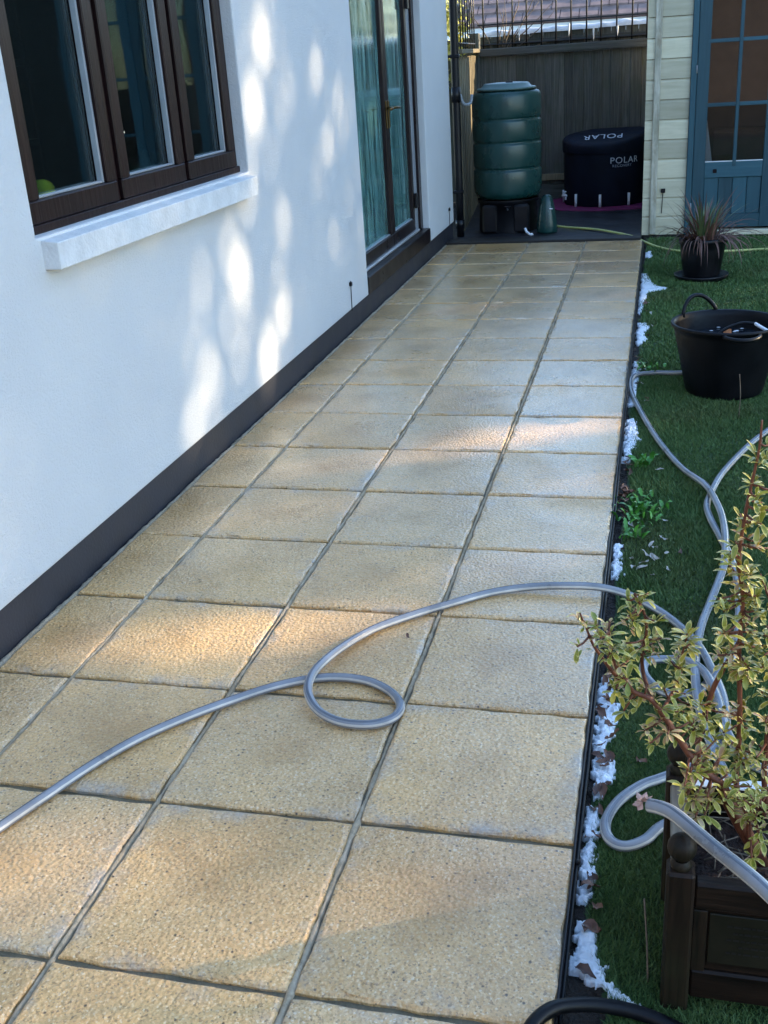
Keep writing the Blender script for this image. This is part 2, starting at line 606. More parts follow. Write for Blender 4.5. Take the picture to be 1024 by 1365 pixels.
def spline(pts, sub=6):
    P = [Vector(p) for p in pts]
    P = [P[0] * 2 - P[1]] + P + [P[-1] * 2 - P[-2]]
    out = []
    for i in range(1, len(P) - 2):
        p0, p1, p2, p3 = P[i - 1], P[i], P[i + 1], P[i + 2]
        for k in range(sub):
            t = k / sub
            out.append(.5 * ((2 * p1) + (-p0 + p2) * t + (2 * p0 - 5 * p1 + 4 * p2 - p3) * t * t + (-p0 + 3 * p1 - 3 * p2 + p3) * t ** 3))
    out.append(P[-2])
    return out

def nz(x, y, z=0):
    return noise.noise(Vector((x, y, z)))

# ================================================================== SETTING
# ground sheet to the horizon (soil level under everything)
g = MB().add([(-120, -120, -.075), (120, -120, -.075), (120, 160, -.075), (-120, 160, -.075)], [(0, 1, 2, 3)])
tag(g.build('ground', SOIL), kind='structure')

# ---- patio: bed with individually laid slabs
patio = tag(MB().box(-.255, 1.3745, -1.40, 7.84, -.07, -.012, bev=0).build('patio', BED), kind='structure')
U = .46
def slab_mesh(wx, wy, seed, th=.045):
    r = random.Random(seed)
    n = 10
    ring = []
    hx, hy = wx / 2, wy / 2
    for side in range(4):
        for k in range(n):
            t = k / n * 2 - 1
            j = (r.random() - .5) * .006 if k else 0
            ring.append([(t * hx, -hy + j), (hx - j, t * hy), (-t * hx, hy - j), (-hx + j, -t * hy)][side])
    N = len(ring)
    vs = []
    ch = [(1 + 0 * r.random()) for _ in range(N)]
    for (f, z) in ((0, -th), (0, -.006), (.0022, -.002), (.006, 0)):
        for i, (x, y) in enumerate(ring):
            e = f * (1 + .8 * r.random()) if f else 0
            if r.random() < .10 and f: e *= 2.6
            vs.append((x - math.copysign(min(e, abs(x)), x), y - math.copysign(min(e, abs(y)), y), z))
    fs = []
    for L in range(3):
        for i in range(N):
            j = (i + 1) % N
            fs.append((L * N + i, L * N + j, (L + 1) * N + j, (L + 1) * N + i))
    fs.append(tuple(3 * N + i for i in range(N)))
    mb = MB().add(vs, fs)
    return mb.mesh('paving_slab', SLAB)
full = [slab_mesh(.445, .4455, s) for s in range(4)]
half = [slab_mesh(.227, .4455, s + 20) for s in range(3)]
for row in range(-3, 17):
    y = (row + .5) * U
    for c in range(4):
        if c == 0:
            me = random.choice(half); x = -.119; rz = random.choice((0, PI))
        else:
            me = random.choice(full); x = (c - .5) * U; rz = random.choice((0, PI / 2, PI, -PI / 2))
        o = piece('paving_slab', me, patio, (x + random.uniform(-.001, .001), y + random.uniform(-.0015, .0015), random.uniform(-.002, .001)),
                  (random.uniform(-.004, .004), random.uniform(-.004, .004), rz + random.uniform(-.002, .002)))
# raised mortar in the long joints
for x0, wd in ((0.0, .0075), (U, .007), (2 * U, .007), (-.243, .012)):
    vs = []; fs = []
    N = 900
    for i in range(N + 1):
        y = -1.38 + i * (7.82 + 1.38) / N
        a = wd * (.85 + .5 * nz(y * 9, x0 * 7, 1) + .5 * nz(y * 33, x0 * 5, 4) + .35 * nz(y * 90, x0, 7))
        c = x0 + .0022 * nz(y * 2.3, x0, 5)
        h = -.0032 + .0026 * nz(y * 3.1, x0 * 3 + 2, 9) + .003 * nz(y * 40, x0, 2) + .002 * nz(y * 110, x0, 3)
        vs += [(c - a, y, -.02), (c - a * .75, y, h - .003), (c + .1 * a, y, h + .0008), (c + a * .8, y, h - .004), (c + a, y, -.02)]
    for i in range(N):
        for k in range(4):
            b = i * 5 + k
            fs.append((b, b + 1, b + 6, b + 5))
    mb = MB().add(vs, fs, 0, True)
    mb.build('mortar_joint', MORTAR, patio)

# ---- dark sleeper edge and dark paving behind the patio
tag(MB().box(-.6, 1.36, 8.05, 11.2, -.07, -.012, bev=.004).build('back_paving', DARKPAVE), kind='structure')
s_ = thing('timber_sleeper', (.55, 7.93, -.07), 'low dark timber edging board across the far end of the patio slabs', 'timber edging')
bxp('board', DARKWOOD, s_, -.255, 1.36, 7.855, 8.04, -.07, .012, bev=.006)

# ---- lawn
def lawn_left(y):
    return 1.418 + .022 * nz(y * 3.1, 3.3) + .012 * nz(y * 11, 7.7) + (.05 * max(0, 1 - abs(y - .10) / .16))
vs = []; fs = []
N = 160
for i in range(N + 1):
    y = -1.5 + i * 9.75 / N
    vs += [(lawn_left(y) - .012, y, -.046), (7.5, y, -.046)]
for i in range(N):
    fs.append((2 * i, 2 * i + 1, 2 * i + 3, 2 * i + 2))
lawn = tag(MB().add(vs, fs).build('lawn', TURFB), kind='structure')
def blades(n, y0, y1, wd, h, xmax):
    ys = rng.uniform(y0, y1, n)
    ll = np.array([lawn_left(float(q)) - .004 for q in np.linspace(y0, y1, 400)])
    lx = np.interp(ys, np.linspace(y0, y1, 400), ll)
    xs = lx + rng.random(n) ** 1.0 * (xmax - lx)
    a = rng.uniform(0, 2 * PI, n)
    lean = rng.uniform(.2, 1.1, n)
    la = rng.uniform(0, 2 * PI, n)
    hh = h * rng.uniform(.35, 1.2, n) * (1 + .35 * np.sin(xs * 9 + 2 * np.sin(ys * 5)))
    dx, dy = np.cos(a) * wd, np.sin(a) * wd
    tx, ty = xs + np.cos(la) * lean * hh, ys + np.sin(la) * lean * hh
    V = np.empty((n, 3, 3), np.float32)
    V[:, 0] = np.stack([xs - dx, ys - dy, np.full(n, -.046)], 1)
    V[:, 1] = np.stack([xs + dx, ys + dy, np.full(n, -.046)], 1)
    V[:, 2] = np.stack([tx, ty, -.046 + hh], 1)
    return V.reshape(-1, 3)
VV = np.concatenate([blades(210000, -.35, 1.4, .0013, .013, 2.15), blades(150000, 1.4, 4.2, .0022, .015, 2.45), blades(90000, 4.2, 8.12, .004, .02, 3.0)])
FF = np.arange(len(VV), dtype=np.int32).reshape(-1, 3)
tag(linkobj('turf', np_mesh('turf', VV, FF, TURF)), kind='stuff')

# ---- lawn edging strip with thin tube along it
ed = thing('lawn_edging', (1.394, 3.2, -.07), 'thin black plastic edging strip between the patio slabs and the lawn', 'edging')
vs = []; fs = []
N = 200
for i in range(N + 1):
    y = -1.4 + i * 9.22 / N
    c = 1.3765 + .0012 * nz(y * 2.2, 1) + .001 * nz(y * 9, 4)
    h = -.002 + .003 * nz(y * 1.7, 8)
    vs += [(c - .003, y, -.07), (c - .003, y, h), (c + .001, y, h + .001), (c + .003, y, h - .002), (c + .003, y, -.07)]
for i in range(N):
    for k in range(4):
        b = i * 5 + k
        fs.append((b, b + 1, b + 6, b + 5))
MB().add(vs, fs, 0, True).build('strip', BLACKP, ed)
tb = MB().tube([(1.3835 + .0015 * nz(y * 1.9, 2), y, -.014 + .004 * nz(y * 2.1, 6)) for y in np.linspace(-1.4, 7.8, 150)], .0042, 7)
tb.sphere((1.3835, .42, -.010), .007, 10, 6)
o = tb.build_top('irrigation_tube', BLACKR, 'thin black irrigation tube running along the outer side of the patio edging', 'tube')

# ================================================================== HOUSE
house = thing('house', (-.25, 3.4, -.07), 'white rendered house wall with dark painted base, brown window and glazed double doors', 'house')
WX = -.25; BX = -.55
ycut = [-6.0, 1.55, 3.335, 5.21, 7.19, 8.25]
zcut = [.125, 1.062, 2.15, 2.25, 3.0]
hole = {(1, 1), (1, 2), (3, 0), (3, 1)}
mb = MB()
ny, nzc = len(ycut) - 1, len(zcut) - 1
def filled(i, j):
    return 0 <= i < ny and 0 <= j < nzc and (i, j) not in hole
for i in range(ny):
    for j in range(nzc):
        if not filled(i, j): continue
        y0, y1, z0, z1 = ycut[i], ycut[i + 1], zcut[j], zcut[j + 1]
        mb.add([(WX, y0, z0), (WX, y1, z0), (WX, y1, z1), (WX, y0, z1)], [(0, 1, 2, 3)])
        mb.add([(BX, y0, z0), (BX, y1, z0), (BX, y1, z1), (BX, y0, z1)], [(3, 2, 1, 0)])
        if not filled(i - 1, j): mb.add([(WX, y0, z0), (WX, y0, z1), (BX, y0, z1), (BX, y0, z0)], [(0, 1, 2, 3)])
        if not filled(i + 1, j): mb.add([(WX, y1, z0), (WX, y1, z1), (BX, y1, z1), (BX, y1, z0)], [(3, 2, 1, 0)])
        if not filled(i, j - 1): mb.add([(WX, y0, z0), (WX, y1, z0), (BX, y1, z0), (BX, y0, z0)], [(3, 2, 1, 0)])
        if not filled(i, j + 1): mb.add([(WX, y0, z1), (WX, y1, z1), (BX, y1, z1), (BX, y0, z1)], [(0, 1, 2, 3)])
o = mb.build('wall', WHITE, house)
bm = bmesh.new(); bm.from_mesh(o.data); bmesh.ops.remove_doubles(bm, verts=bm.verts, dist=1e-4); bm.to_mesh(o.data); bm.free()
bv = o.modifiers.new('soft_corner', 'BEVEL'); bv.width = .007; bv.segments = 2; bv.limit_method = 'ANGLE'; bv.angle_limit = .8
# plinth, slightly behind the render face
bxp('plinth', PLINTH, house, -.54, -.2575, -6, 8.24, -.07, .1225, bev=.002)
# interior rooms behind the openings
rm = MB()
def room(y0, y1):
    x0, x1, z0, z1 = -3.6, -.56, .13, 2.6
    v = [(x0, y0, z0), (x1, y0, z0), (x1, y1, z0), (x0, y1, z0), (x0, y0, z1), (x1, y0, z1), (x1, y1, z1), (x0, y1, z1)]
    rm.add(v, [(0, 1, 2, 3), (7, 6, 5, 4), (0, 4, 5, 1), (2, 6, 7, 3), (3, 7, 4, 0)])
room(-2, 4.3); room(4.35, 8.2)
rm.build('room_interior', ROOM, house)
bxp('roof', TILE, house, -4.2, .02, -6, 8.4, 3.02, 3.14)
# window sill (chunky white painted)
sm = MB()
y0, y1, xf, xb = 1.567, 3.292, -.198, -.262
sm.add([(xb, y0, .968), (xf, y0 + .004, .968), (xf, y0 + .004, 1.046), (-.305, y0, 1.061), (xb, y1, .968), (xf, y1 - .004, .968), (xf, y1 - .004, 1.046), (-.305, y1, 1.061), (-.305, y0, .968), (-.305, y1, .968)],
       [(1, 5, 6, 2), (2, 6, 7, 3), (0, 4, 5, 1), (8, 0, 1, 2, 3), (9, 7, 6, 5, 4)])
so = sm.build('window_sill', SILLM, house)
bv = so.modifiers.new('soft_edge', 'BEVEL'); bv.width = .005; bv.segments = 2
# window
FX = -.30
win = MB()
win.box(-.37, FX + .012, 1.553, 3.332, 1.0625, 1.088, .003)
win.box(-.37, FX, 1.553, 1.60, 1.0885, 2.247, .003)
win.box(-.37, FX, 3.285, 3.332, 1.0885, 2.247, .003)
win.box(-.37, FX, 1.6005, 3.2845, 2.20, 2.247, .003)
for yy in (2.19, 2.765):
    win.box(-.37, FX, yy - .016, yy + .016, 1.0885, 2.1995, .003)
wf = win.build('window', BROWN, house)
def pane_group(ya, yb, sash=True):
    za, zb = 1.0905, 2.197
    sb = MB()
    w_ = .066
    sb.box(-.355, FX + .014, ya, yb, za, za + w_, .004)
    sb.box(-.355, FX + .014, ya, yb, zb - w_, zb, .004)
    sb.box(-.355, FX + .014, ya, ya + w_, za + w_ + .0005, zb - w_ - .0005, .004)
    sb.box(-.355, FX + .014, yb - w_, yb, za + w_ + .0005, zb - w_ - .0005, .004)
    sb.build('sash', BROWN, wf)
    bd = MB()
    bd.box(-.3205, -.299, yb - w_ - .013, yb - w_ - .0006, za + w_ + .001, zb - w_ - .001, .002)
    bd.box(-.3205, -.301, ya + w_ + .001, yb - w_ - .0135, za + w_ + .001, za + w_ + .009, .002)
    bd.build('glazing_bead', BEAD, wf)
    bxp('pane', GLASS_W, wf, -.326, -.322, ya + w_ + .0015, yb - w_ - .014, za + w_ + .0095, zb - w_ - .001, bev=0)
pane_group(1.602, 2.172); pane_group(2.208, 2.747); pane_group(2.783, 3.283)
# things inside the window
bxp('inner_sill', ROOM, house, -.555, -.374, 1.56, 3.33, 1.063, 1.126)
cu = MB()
vs = []; fs = []
N = 60
for i in range(N + 1):
    t = i / N
    y = 3.50 + .62 * t
    x = -.63 + .028 * math.sin(t * 34) + .012 * math.sin(t * 71)
    vs += [(x, y, .3), (x + .01, y, 1.3), (x, y, 2.4)]
for i in range(N):
    for k in range(2):
        fs.append((i * 3 + k, i * 3 + k + 1, i * 3 + k + 4, i * 3 + k + 3))
cu.add(vs, fs, 0, True).build_top('curtain', CURTAIN, 'pale blue grey curtain hanging behind the right pane of the window', 'curtain')
MB().sphere((-.392, 1.875, 1.162), .035, 20, 12).build_top('tennis_ball', BALL, 'bright yellow green ball on the inside sill in the left corner of the window', 'ball')
sh = thing('shelf_unit', (-1.5, 2.9, .13), 'dark shelf unit standing in the room behind the window', 'shelf')
for zz in (.5, .85, 1.2, 1.55, 1.9):
    bxp('shelf', BROWNP, sh, -1.8, -1.4, 2.3, 3.6, zz, zz + .03)
for yy in (2.28, 3.6):
    bxp('side_panel', BROWNP, sh, -1.8, -1.4, yy, yy + .02, .13, 2.1)
bw = thing('window_ornament', (-.46, 2.8, 1.125), 'small pale and dark ornament on the inside sill behind the middle pane', 'ornament')
MB().lathe([(.0, 1.126), (.03, 1.127), (.036, 1.15), (.02, 1.18), (.012, 1.21), (.0, 1.212)], -.46, 2.77, 14).build('pale_piece', CURTAIN, bw)
MB().lathe([(.0, 1.126), (.03, 1.127), (.034, 1.16), (.02, 1.19), (.0, 1.20)], -.46, 2.86, 14).build('dark_piece', BROWNP, bw)
fl = thing('glow_beads', (-.42, 2.42, 2.19), 'string of tiny white glowing beads hanging inside behind the middle pane', 'string lights')  # small glowing beads for the white dots in the middle pane
fp = [(-.42, 2.40 + .05 * math.sin(k * 1.3) + k * .012, 2.19 - k * .09) for k in range(11)]
MB().tube(spline(fp, 4), .0012, 5).build('wire', BLACKP, fl)
white_bead = MB().sphere((0, 0, 0), .0045, 8, 6).mesh('white_bead', GLOWBEAD)
for p in fp[1:]:
    piece('white_bead', white_bead, fl, p)

# double doors
DX = -.30
dfm = MB()
dfm.box(-.40, DX, 5.213, 5.27, .2365, 2.147, .003)
dfm.box(-.40, DX, 7.10, 7.187, .2365, 2.147, .003)
dfm.box(-.40, DX, 5.2705, 7.0995, 2.09, 2.147, .003)
dfm.build('door_frame', BROWNP, house)
bxp('door_threshold', BROWNP, house, -.50, -.243, 5.213, 7.187, .126, .2345, bev=.006)
bxp('threshold_strip', ALU, house, -.39, -.292, 5.275, 7.03, .235, .255, bev=.006)
bxp('door_jamb_strip', BEAD, house, -.385, -.318, 7.000, 7.0985, .2365, 2.088, bev=.003)
def leaf(ya, yb, handle_y, hinge_y):
    za, zb = .257, 2.085
    d = MB()
    s = .058
    d.box(-.365, -.312, ya, yb, za, za + .082, .004)
    d.box(-.365, -.312, ya, yb, zb - s, zb, .004)
    d.box(-.365, -.312, ya, ya + s, za + .0825, zb - s - .0005, .004)
    d.box(-.365, -.312, yb - s, yb, za + .0825, zb - s - .0005, .004)
    do = d.build('door', BROWNP, house)
    bxp('pane', GLASS_D, do, -.343, -.338, ya + s + .001, yb - s - .001, za + .083, zb - s - .001, bev=0)
    bxp('glazing_bead', BEAD, do, -.337, -.322, ya + s + .001, yb - s - .001, za + .083, za + .092, bev=.002)
    for hz in (.47, 1.85):
        bxp('hinge', BLACKP, do, -.311, -.292, hinge_y - .028, hinge_y + .028, hz - .055, hz + .055, bev=.004)
    return do
d1 = leaf(5.275, 6.232, 6.2, 5.29)
d2 = leaf(6.236, 6.965, 6.27, 6.985)
h = MB().box(-.311, -.303, 6.252, 6.284, 1.04, 1.22, .004)
h.tube([(-.303, 6.268, 1.17), (-.262, 6.268, 1.17), (-.258, 6.30, 1.17), (-.258, 6.39, 1.165)], .009, 10)
h.build('handle', BRASS, d2)
h = MB().box(-.311, -.303, 6.188, 6.216, 1.04, 1.22, .004)
h.tube([(-.303, 6.202, 1.17), (-.262, 6.202, 1.17), (-.258, 6.17, 1.17), (-.258, 6.08, 1.165)], .009, 10)
h.build('handle', BRASS, d1)
# long curtains behind the doors
for (a, b, lab) in ((5.3, 5.62, 'pale teal curtain gathered behind the left glazed door'), (6.75, 7.05, 'pale teal curtain gathered behind the right glazed door')):
    vs = []; fs = []
    for i in range(41):
        t = i / 40
        y = a + (b - a) * t
        x = -.66 + .03 * math.sin(t * 30)
        vs += [(x, y, .16), (x, y, 2.3)]
    for i in range(40):
        fs.append((2 * i, 2 * i + 1, 2 * i + 3, 2 * i + 2))
    MB().add(vs, fs, 0, True).build_top('curtain', CURTAIN, lab, 'curtain')

# downpipe on the end of the wall
dp = MB().tube([(-.205, 8.315, z) for z in (-.02, .5, 1.0, 1.4, 1.9, 2.5, 3.0)], .034, 16)
dp.tube([(-.205, 8.315, 1.10), (-.205, 8.315, 1.22)], .040, 16)
dp.tube([(-.205, 8.315, .06), (-.205, 8.315, .13)], .040, 16)
dpo = dp.build('downpipe', BLACKP, house)
for zz in (1.46, .37):
    MB().tube([(-.205, 8.315, zz - .014), (-.205, 8.315, zz + .014)], .042, 16).box(-.31, -.165, 8.272, 8.285, zz - .011, zz + .011, .002).build('bracket', BLACKP, dpo)
ov = thing('overflow_hose', (-.17, 8.34, 1.05), 'short ribbed grey link hose from the downpipe to the green water butt', 'hose')
pp = spline([(-.172, 8.325, 1.16), (-.15, 8.34, 1.09), (-.12, 8.37, 1.075), (-.095, 8.40, 1.09), (-.085, 8.42, 1.15)], 10)
MB().tube(pp, [.012 + .0016 * (i % 2) for i in range(len(pp))], 10).build('ribbed_tube', BEAD, ov)

# small black wall clips with thin leads, three of them
def clip(x, y, z, zb, axis, lab):
    t = thing('cable_clip', (x, y, z), lab, 'cable clip', 'black clips with thin leads on the walls')
    if axis == 'x':
        b = MB().box(x, x + .016, y - .011, y + .011, z - .010, z + .014, .003)
        b.tube([(x + .008, y, z + .012), (x + .012, y - .010, z + .02)], .003, 6)
        b.build('clip', BLACKP, t)
        MB().tube([(x + .007, y + .002, z - .008), (x + .005, y + .004, (z + zb) / 2), (x + .004, y + .003, zb)], .0026, 6).build('lead', BLACKP, t)
    else:
        MB().box(x - .018, x + .018, y - .016, y, z - .016, z + .018, .003).build('clip', BLACKP, t)
        MB().tube([(x, y - .007, z - .012), (x - .003, y - .004, (z + zb) / 2), (x - .006, y - .004, zb)], .0030, 6).build('lead', BLACKP, t)
clip(-.2495, 4.79, .275, .12, 'x', 'small black clip and lead low on the white wall just before the doors')
clip(-.2495, 8.02, .258, .13, 'x', 'small black clip and lead low on the white pier beside the downpipe')

# ================================================================== BACK OF THE GARDEN
FY = 10.8
fb = thing('back_fence', (.5, FY, -.07), 'dark weathered closeboard fence across the back behind the water butt and tub', 'fence')
x = -.40
k = 0
bmesh_v = []
while x < 1.9:
    wd = .098 + random.uniform(-.008, .008)
    yy = FY + (.012 if k % 2 else 0) + random.uniform(-.002, .002)
    zt = 1.425 + random.uniform(-.006, .004)
    bxp('plank', FENCE, fb, x, x + wd + .012, yy, yy + .010, .13, zt, bev=.002, rot=Matrix.Rotation(random.uniform(-.004, .004), 3, 'Y'))
    x += wd
    k += 1
bxp('gravel_board', FENCEH, fb, -.40, 1.9, FY - .004, FY + .03, -.07, .125, bev=.004)
bxp('cap_rail', FENCEH, fb, -.40, 1.9, FY - .055, FY + .06, 1.432, 1.505, bev=.006)
bxp('lower_rail', FENCEW, fb, .25, .55, FY - .032, FY - .005, .17, .235, bev=.003)
# second boarded fence just beyond, taller
f2 = thing('neighbour_fence', (.5, FY + .35, -.07), 'taller dark board fence beyond the railing with a white ridge along its top', 'fence')
x = -2.0
while x < 4.0:
    wd = .14 + random.uniform(-.01, .01)
    bxp('plank', FENCE, f2, x, x + wd - .003, FY + .35, FY + .37, -.07, 1.63 + .012 * x + random.uniform(-.008, .008), bev=.002)
    x += wd
bxp('rail', FENCEH, f2, -2.0, 4.0, FY + .315, FY + .348, 1.535, 1.575, bev=.003)
# white ridge modelled for the bright line along the top
def white_ridge(name, pts, wd, h, label):
    vs = []; fs = []
    n = 8
    for i, p in enumerate(pts):
        p = Vector(p)
        s = 1 + .5 * nz(p.x * 6, p.y * 6, 3)
        for k in range(n + 1):
            a = PI * k / n
            vs.append((p.x, p.y + math.cos(a) * wd, p.z + math.sin(a) * h * max(.15, s)))
    for i in range(len(pts) - 1):
        for k in range(n):
            fs.append((i * (n + 1) + k, i * (n + 1) + k + 1, (i + 1) * (n + 1) + k + 1, (i + 1) * (n + 1) + k))
    return MB().add(vs, fs, 0, True).build_top(name, SNOW, label, 'snow')
white_ridge('snow', [(xx, FY + .36, 1.628 + .012 * xx) for xx in np.linspace(-.42, 3.5, 120)], .035, .05, 'bright white ridge lying along the top of the far board fence')
# iron railing in front of it
rl = thing('iron_railing', (.5, FY + .14, 1.5), 'black iron railing of upright bars above the back fence', 'railing')
bar = MB().tube([(0, 0, -.14), (0, 0, .75)], .0085, 8).mesh('bar', IRON)
for k in range(16):
    piece('bar', bar, rl, (-.36 + k * .152 + random.uniform(-.004, .004), FY + .14, 1.62), (0, random.uniform(-.006, .006), 0))
for zz in (1.735, 2.30):
    bxp('rail', IRON, rl, -.42, 2.0, FY + .131, FY + .149, zz - .008, zz + .008)
bxp('bottom_rail', IRON, rl, -.42, 2.0, FY + .133, FY + .147, 1.535, 1.55)
# white drips modelled in place of sun glints on the railing
ic = MB().lathe([(.010, 0), (.009, -.03), (.005, -.08), (.0, -.12)], 0, 0, 8).mesh('glint_drip', SNOW)
for xx, zz, L in ((.02, 1.70, 1.2), (.53, 1.69, 1.0), (.78, 1.64, 1.1), (1.02, 1.64, .8)):
    o = piece('glint_drip', ic, None, (xx, FY + .118, zz), (0, 0, 0), (1, 1, L))
    tag(o, {.02: 'white drip modelled as a sun glint on the railing nearest the fence corner', .53: 'white drip modelled as a glint on the railing above the gap beside the water butt', .78: 'long white drip modelled as a glint on the railing over the left side of the dark tub',
            1.02: 'short white drip modelled as a glint on the railing over the middle of the dark tub'}[xx], 'glint_drip', 'modelled glints on the iron railing')
# left return fence
lf = thing('side_fence', (-.3, 9.6, -.07), 'narrow pale weathered fence running back from the downpipe to the corner', 'fence')
A = Vector((-.185, 8.42, 0)); B = Vector((-.40, FY - .02, 0))
dirv = (B - A).normalized(); ang = math.atan2(dirv.y, dirv.x)
n_b = 24
for k in range(n_b):
    p = A.lerp(B, (k + .5) / n_b)
    me = MB().box(-.052, .052, -.008, .008, .0, 1.49 + random.uniform(-.008, .006), .002).mesh('plank', FENCEW)
    piece('plank', me, lf, (p.x - (.010 if k % 2 else 0) - .02, p.y, -.04), (0, 0, ang))
mid = (A + B) / 2
me = MB().box(-1.2, 1.2, -.05, .035, 1.475, 1.512, .004).mesh('cap_rail', FENCEW)
piece('cap_rail', me, lf, (mid.x - .02, mid.y, 0), (0, 0, ang))
po = bxp('fence_post', FENCE, lf, -.47, -.375, FY - .06, FY + .03, -.07, 1.66, bev=.006)
# iron trellis on top of it
tr = thing('iron_trellis', (-.30, 9.6, 1.5), 'black iron trellis with scrolled bars standing on the side fence', 'trellis')
for k in range(8):
    p = A.lerp(B, (k + .5) / 8)
    mb = MB().tube([(p.x - .02, p.y, 1.51), (p.x - .02, p.y, 2.2)], .007, 6)
    mb.build('bar', IRON, tr)
for k in range(4):
    p = A.lerp(B, (k + .5) / 4)
    c = Vector((p.x - .02, p.y, 1.80))
    pts = []
    for i in range(26):
        a = i / 25 * 2.6 * PI
        rr = .075 * (1 - i / 32)
        pts.append(c + dirv * math.cos(a) * rr + Vector((0, 0, math.sin(a) * rr)))
    MB().tube(pts, .005, 5).build('scroll', IRON, tr)
for zz in (1.56, 2.18):
    MB().tube([(A.x - .02, A.y, zz), (B.x - .02, B.y, zz)], .008, 6).build('rail', IRON, tr)

# leaf clouds
def leaf_cloud(n, fn, size, mat, name, parent, jitter=1.0):
    C = fn(n)
    n = len(C)
    a = rng.normal(size=(n, 3)); a /= np.linalg.norm(a, axis=1)[:, None]
    b = rng.normal(size=(n, 3)); b -= a * (a * b).sum(1)[:, None]; b /= np.linalg.norm(b, axis=1)[:, None]
    s = (size * rng.uniform(.6, 1.4, n))[:, None]
    V = np.empty((n, 4, 3), np.float32)
    V[:, 0] = C - a * s; V[:, 1] = C - b * s * .55; V[:, 2] = C + a * s; V[:, 3] = C + b * s * .55
    off = np.array(wloc(parent)) if parent is not None else 0
    me = np_mesh(name, V.reshape(-1, 3) - off, np.arange(4 * n).reshape(-1, 4), mat)
    return linkobj(name, me, parent)
# sunlit yellow-green bush beyond the side fence
yb = thing('yellow_bush', (-1.1, 10.6, -.07), 'sunlit yellow green bush showing through the iron trellis', 'bush')
def f_(n):
    p = rng.normal(size=(n, 3)); p /= np.linalg.norm(p, axis=1)[:, None]; p *= (rng.random(n) ** .4)[:, None]
    return p * np.array([.62, 1.5, .9]) + np.array([-1.15, 10.9, 1.75])
leaf_cloud(5200, f_, .038, HEDGEY, 'crown', yb)
MB().tube([(-1.15, 10.8, -.07), (-1.13, 10.8, .6), (-1.16, 10.9, 1.7)], [.05, .04, .02], 8).build('trunk', BARK, yb)
# bare twigs behind the corner
tw = thing('bare_shrub', (-.25, FY + .22, -.07), 'leafless twiggy shrub in the fence corner behind the railing', 'shrub')
mb = MB()
for k in range(13):
    a = random.uniform(-.9, 1.0); L = random.uniform(.5, .95)
    p = Vector((-.22 + .03 * k / 13, FY + .22 + random.uniform(-.04, .06), 1.35))
    pts = [p]
    d = Vector((math.sin(a), random.uniform(-.1, .1), math.cos(a)))
    for j in range(6):
        d = (d + Vector((random.uniform(-.25, .25), random.uniform(-.1, .1), random.uniform(-.15, .2)))).normalized()
        pts.append(pts[-1] + d * L / 6)
    mb.tube(pts, [.009 - .0012 * j for j in range(7)], 5)
mb.tube([(-.22, FY + .22, -.07), (-.21, FY + .22, .7), (-.21, FY + .22, 1.38)], [.03, .024, .016], 7)
mb.build('branches', TWIG, tw)

# neighbour's tiled house in the distance
nh = thing('neighbour_house', (-3, 19, -.07), 'reddish tiled house roof seen beyond the back fence and railing', 'house')
HX0, HX1 = -9.0, 1.9
bxp('wall', BRICK, nh, HX0 + .3, HX1 - .3, 17.9, 22, -.07, 1.70)
bxp('fascia', FASCIA, nh, HX0, HX1, 17.36, 17.40, 1.66, 1.83)
mb = MB(); 
tile = MB()
sl = math.radians(33)
for rrow in range(10):
    d = rrow * .27
    yb_, zb_ = 17.33 + d * math.cos(sl), 1.85 + d * math.sin(sl)
    xx = HX0 + (.15 if rrow % 2 else 0)
    while xx < HX1:
        dz = random.uniform(0, .012)
        y1_, z1_ = yb_ + .30 * math.cos(sl), zb_ + .30 * math.sin(sl)
        tile.add([(xx + .006, yb_, zb_ + .045 + dz), (xx + .29, yb_, zb_ + .045 + dz), (xx + .29, y1_, z1_ + .02), (xx + .006, y1_, z1_ + .02),
                  (xx + .006, yb_, zb_), (xx + .29, yb_, zb_)], [(0, 1, 2, 3), (4, 5, 1, 0)])
        xx += .296
ro = tile.build('roof', TILE, nh)
ro['kind'] = 'stuff'
rs = MB().add([(HX0, 17.33, 1.84), (HX1, 17.33, 1.84), (HX1, 19.6, 1.84 + 2.27 * math.tan(sl)), (HX0, 19.6, 1.84 + 2.27 * math.tan(sl)), (HX1, 22.5, 1.84), (HX0, 22.5, 1.84)], [(0, 1, 2, 3), (3, 2, 4, 5)])
rs.build('roof_slope', TILE, nh)
# bare winter trees beyond (seen in the door reflection)
def bare_tree(x, y, h, seed, lab):
    r = random.Random(seed)
    t = thing('bare_tree', (x, y, -.07), lab, 'tree', 'winter trees beyond the back fence')
    mb = MB()
    def grow(p, d, L, rad, dep):
        pts = [p]; n = 4
        for j in range(n):
            d = (d + Vector((r.uniform(-.18, .18), r.uniform(-.18, .18), r.uniform(-.05, .12)))).normalized()
            pts.append(pts[-1] + d * L / n)
        mb.tube(pts, [rad * (1 - .12 * j) for j in range(n + 1)], 5, caps=False)
        if dep:
            for k in range(r.choice((3, 4))):
                a = r.uniform(0, 2 * PI); s = r.uniform(.45, .95)
                nd = (d + Vector((math.cos(a) * s, math.sin(a) * s, r.uniform(-.1, .4)))).normalized()
                grow(pts[r.choice((2, 3, 4))], nd, L * r.uniform(.55, .75), rad * .5, dep - 1)
    grow(Vector((x, y, -.07)), Vector((0, 0, 1)), h * .42, .12, 4)
    mb.build('branches', BARK, t)
bare_tree(3.6, 22, 7, 3, 'leafless tree beyond the fence to the right of the tiled roof')
bare_tree(5.6, 25, 8, 4, 'taller leafless tree farther right beyond the fence')
bare_tree(2.6, 27, 7, 6, 'leafless tree directly behind the end of the tiled roof')

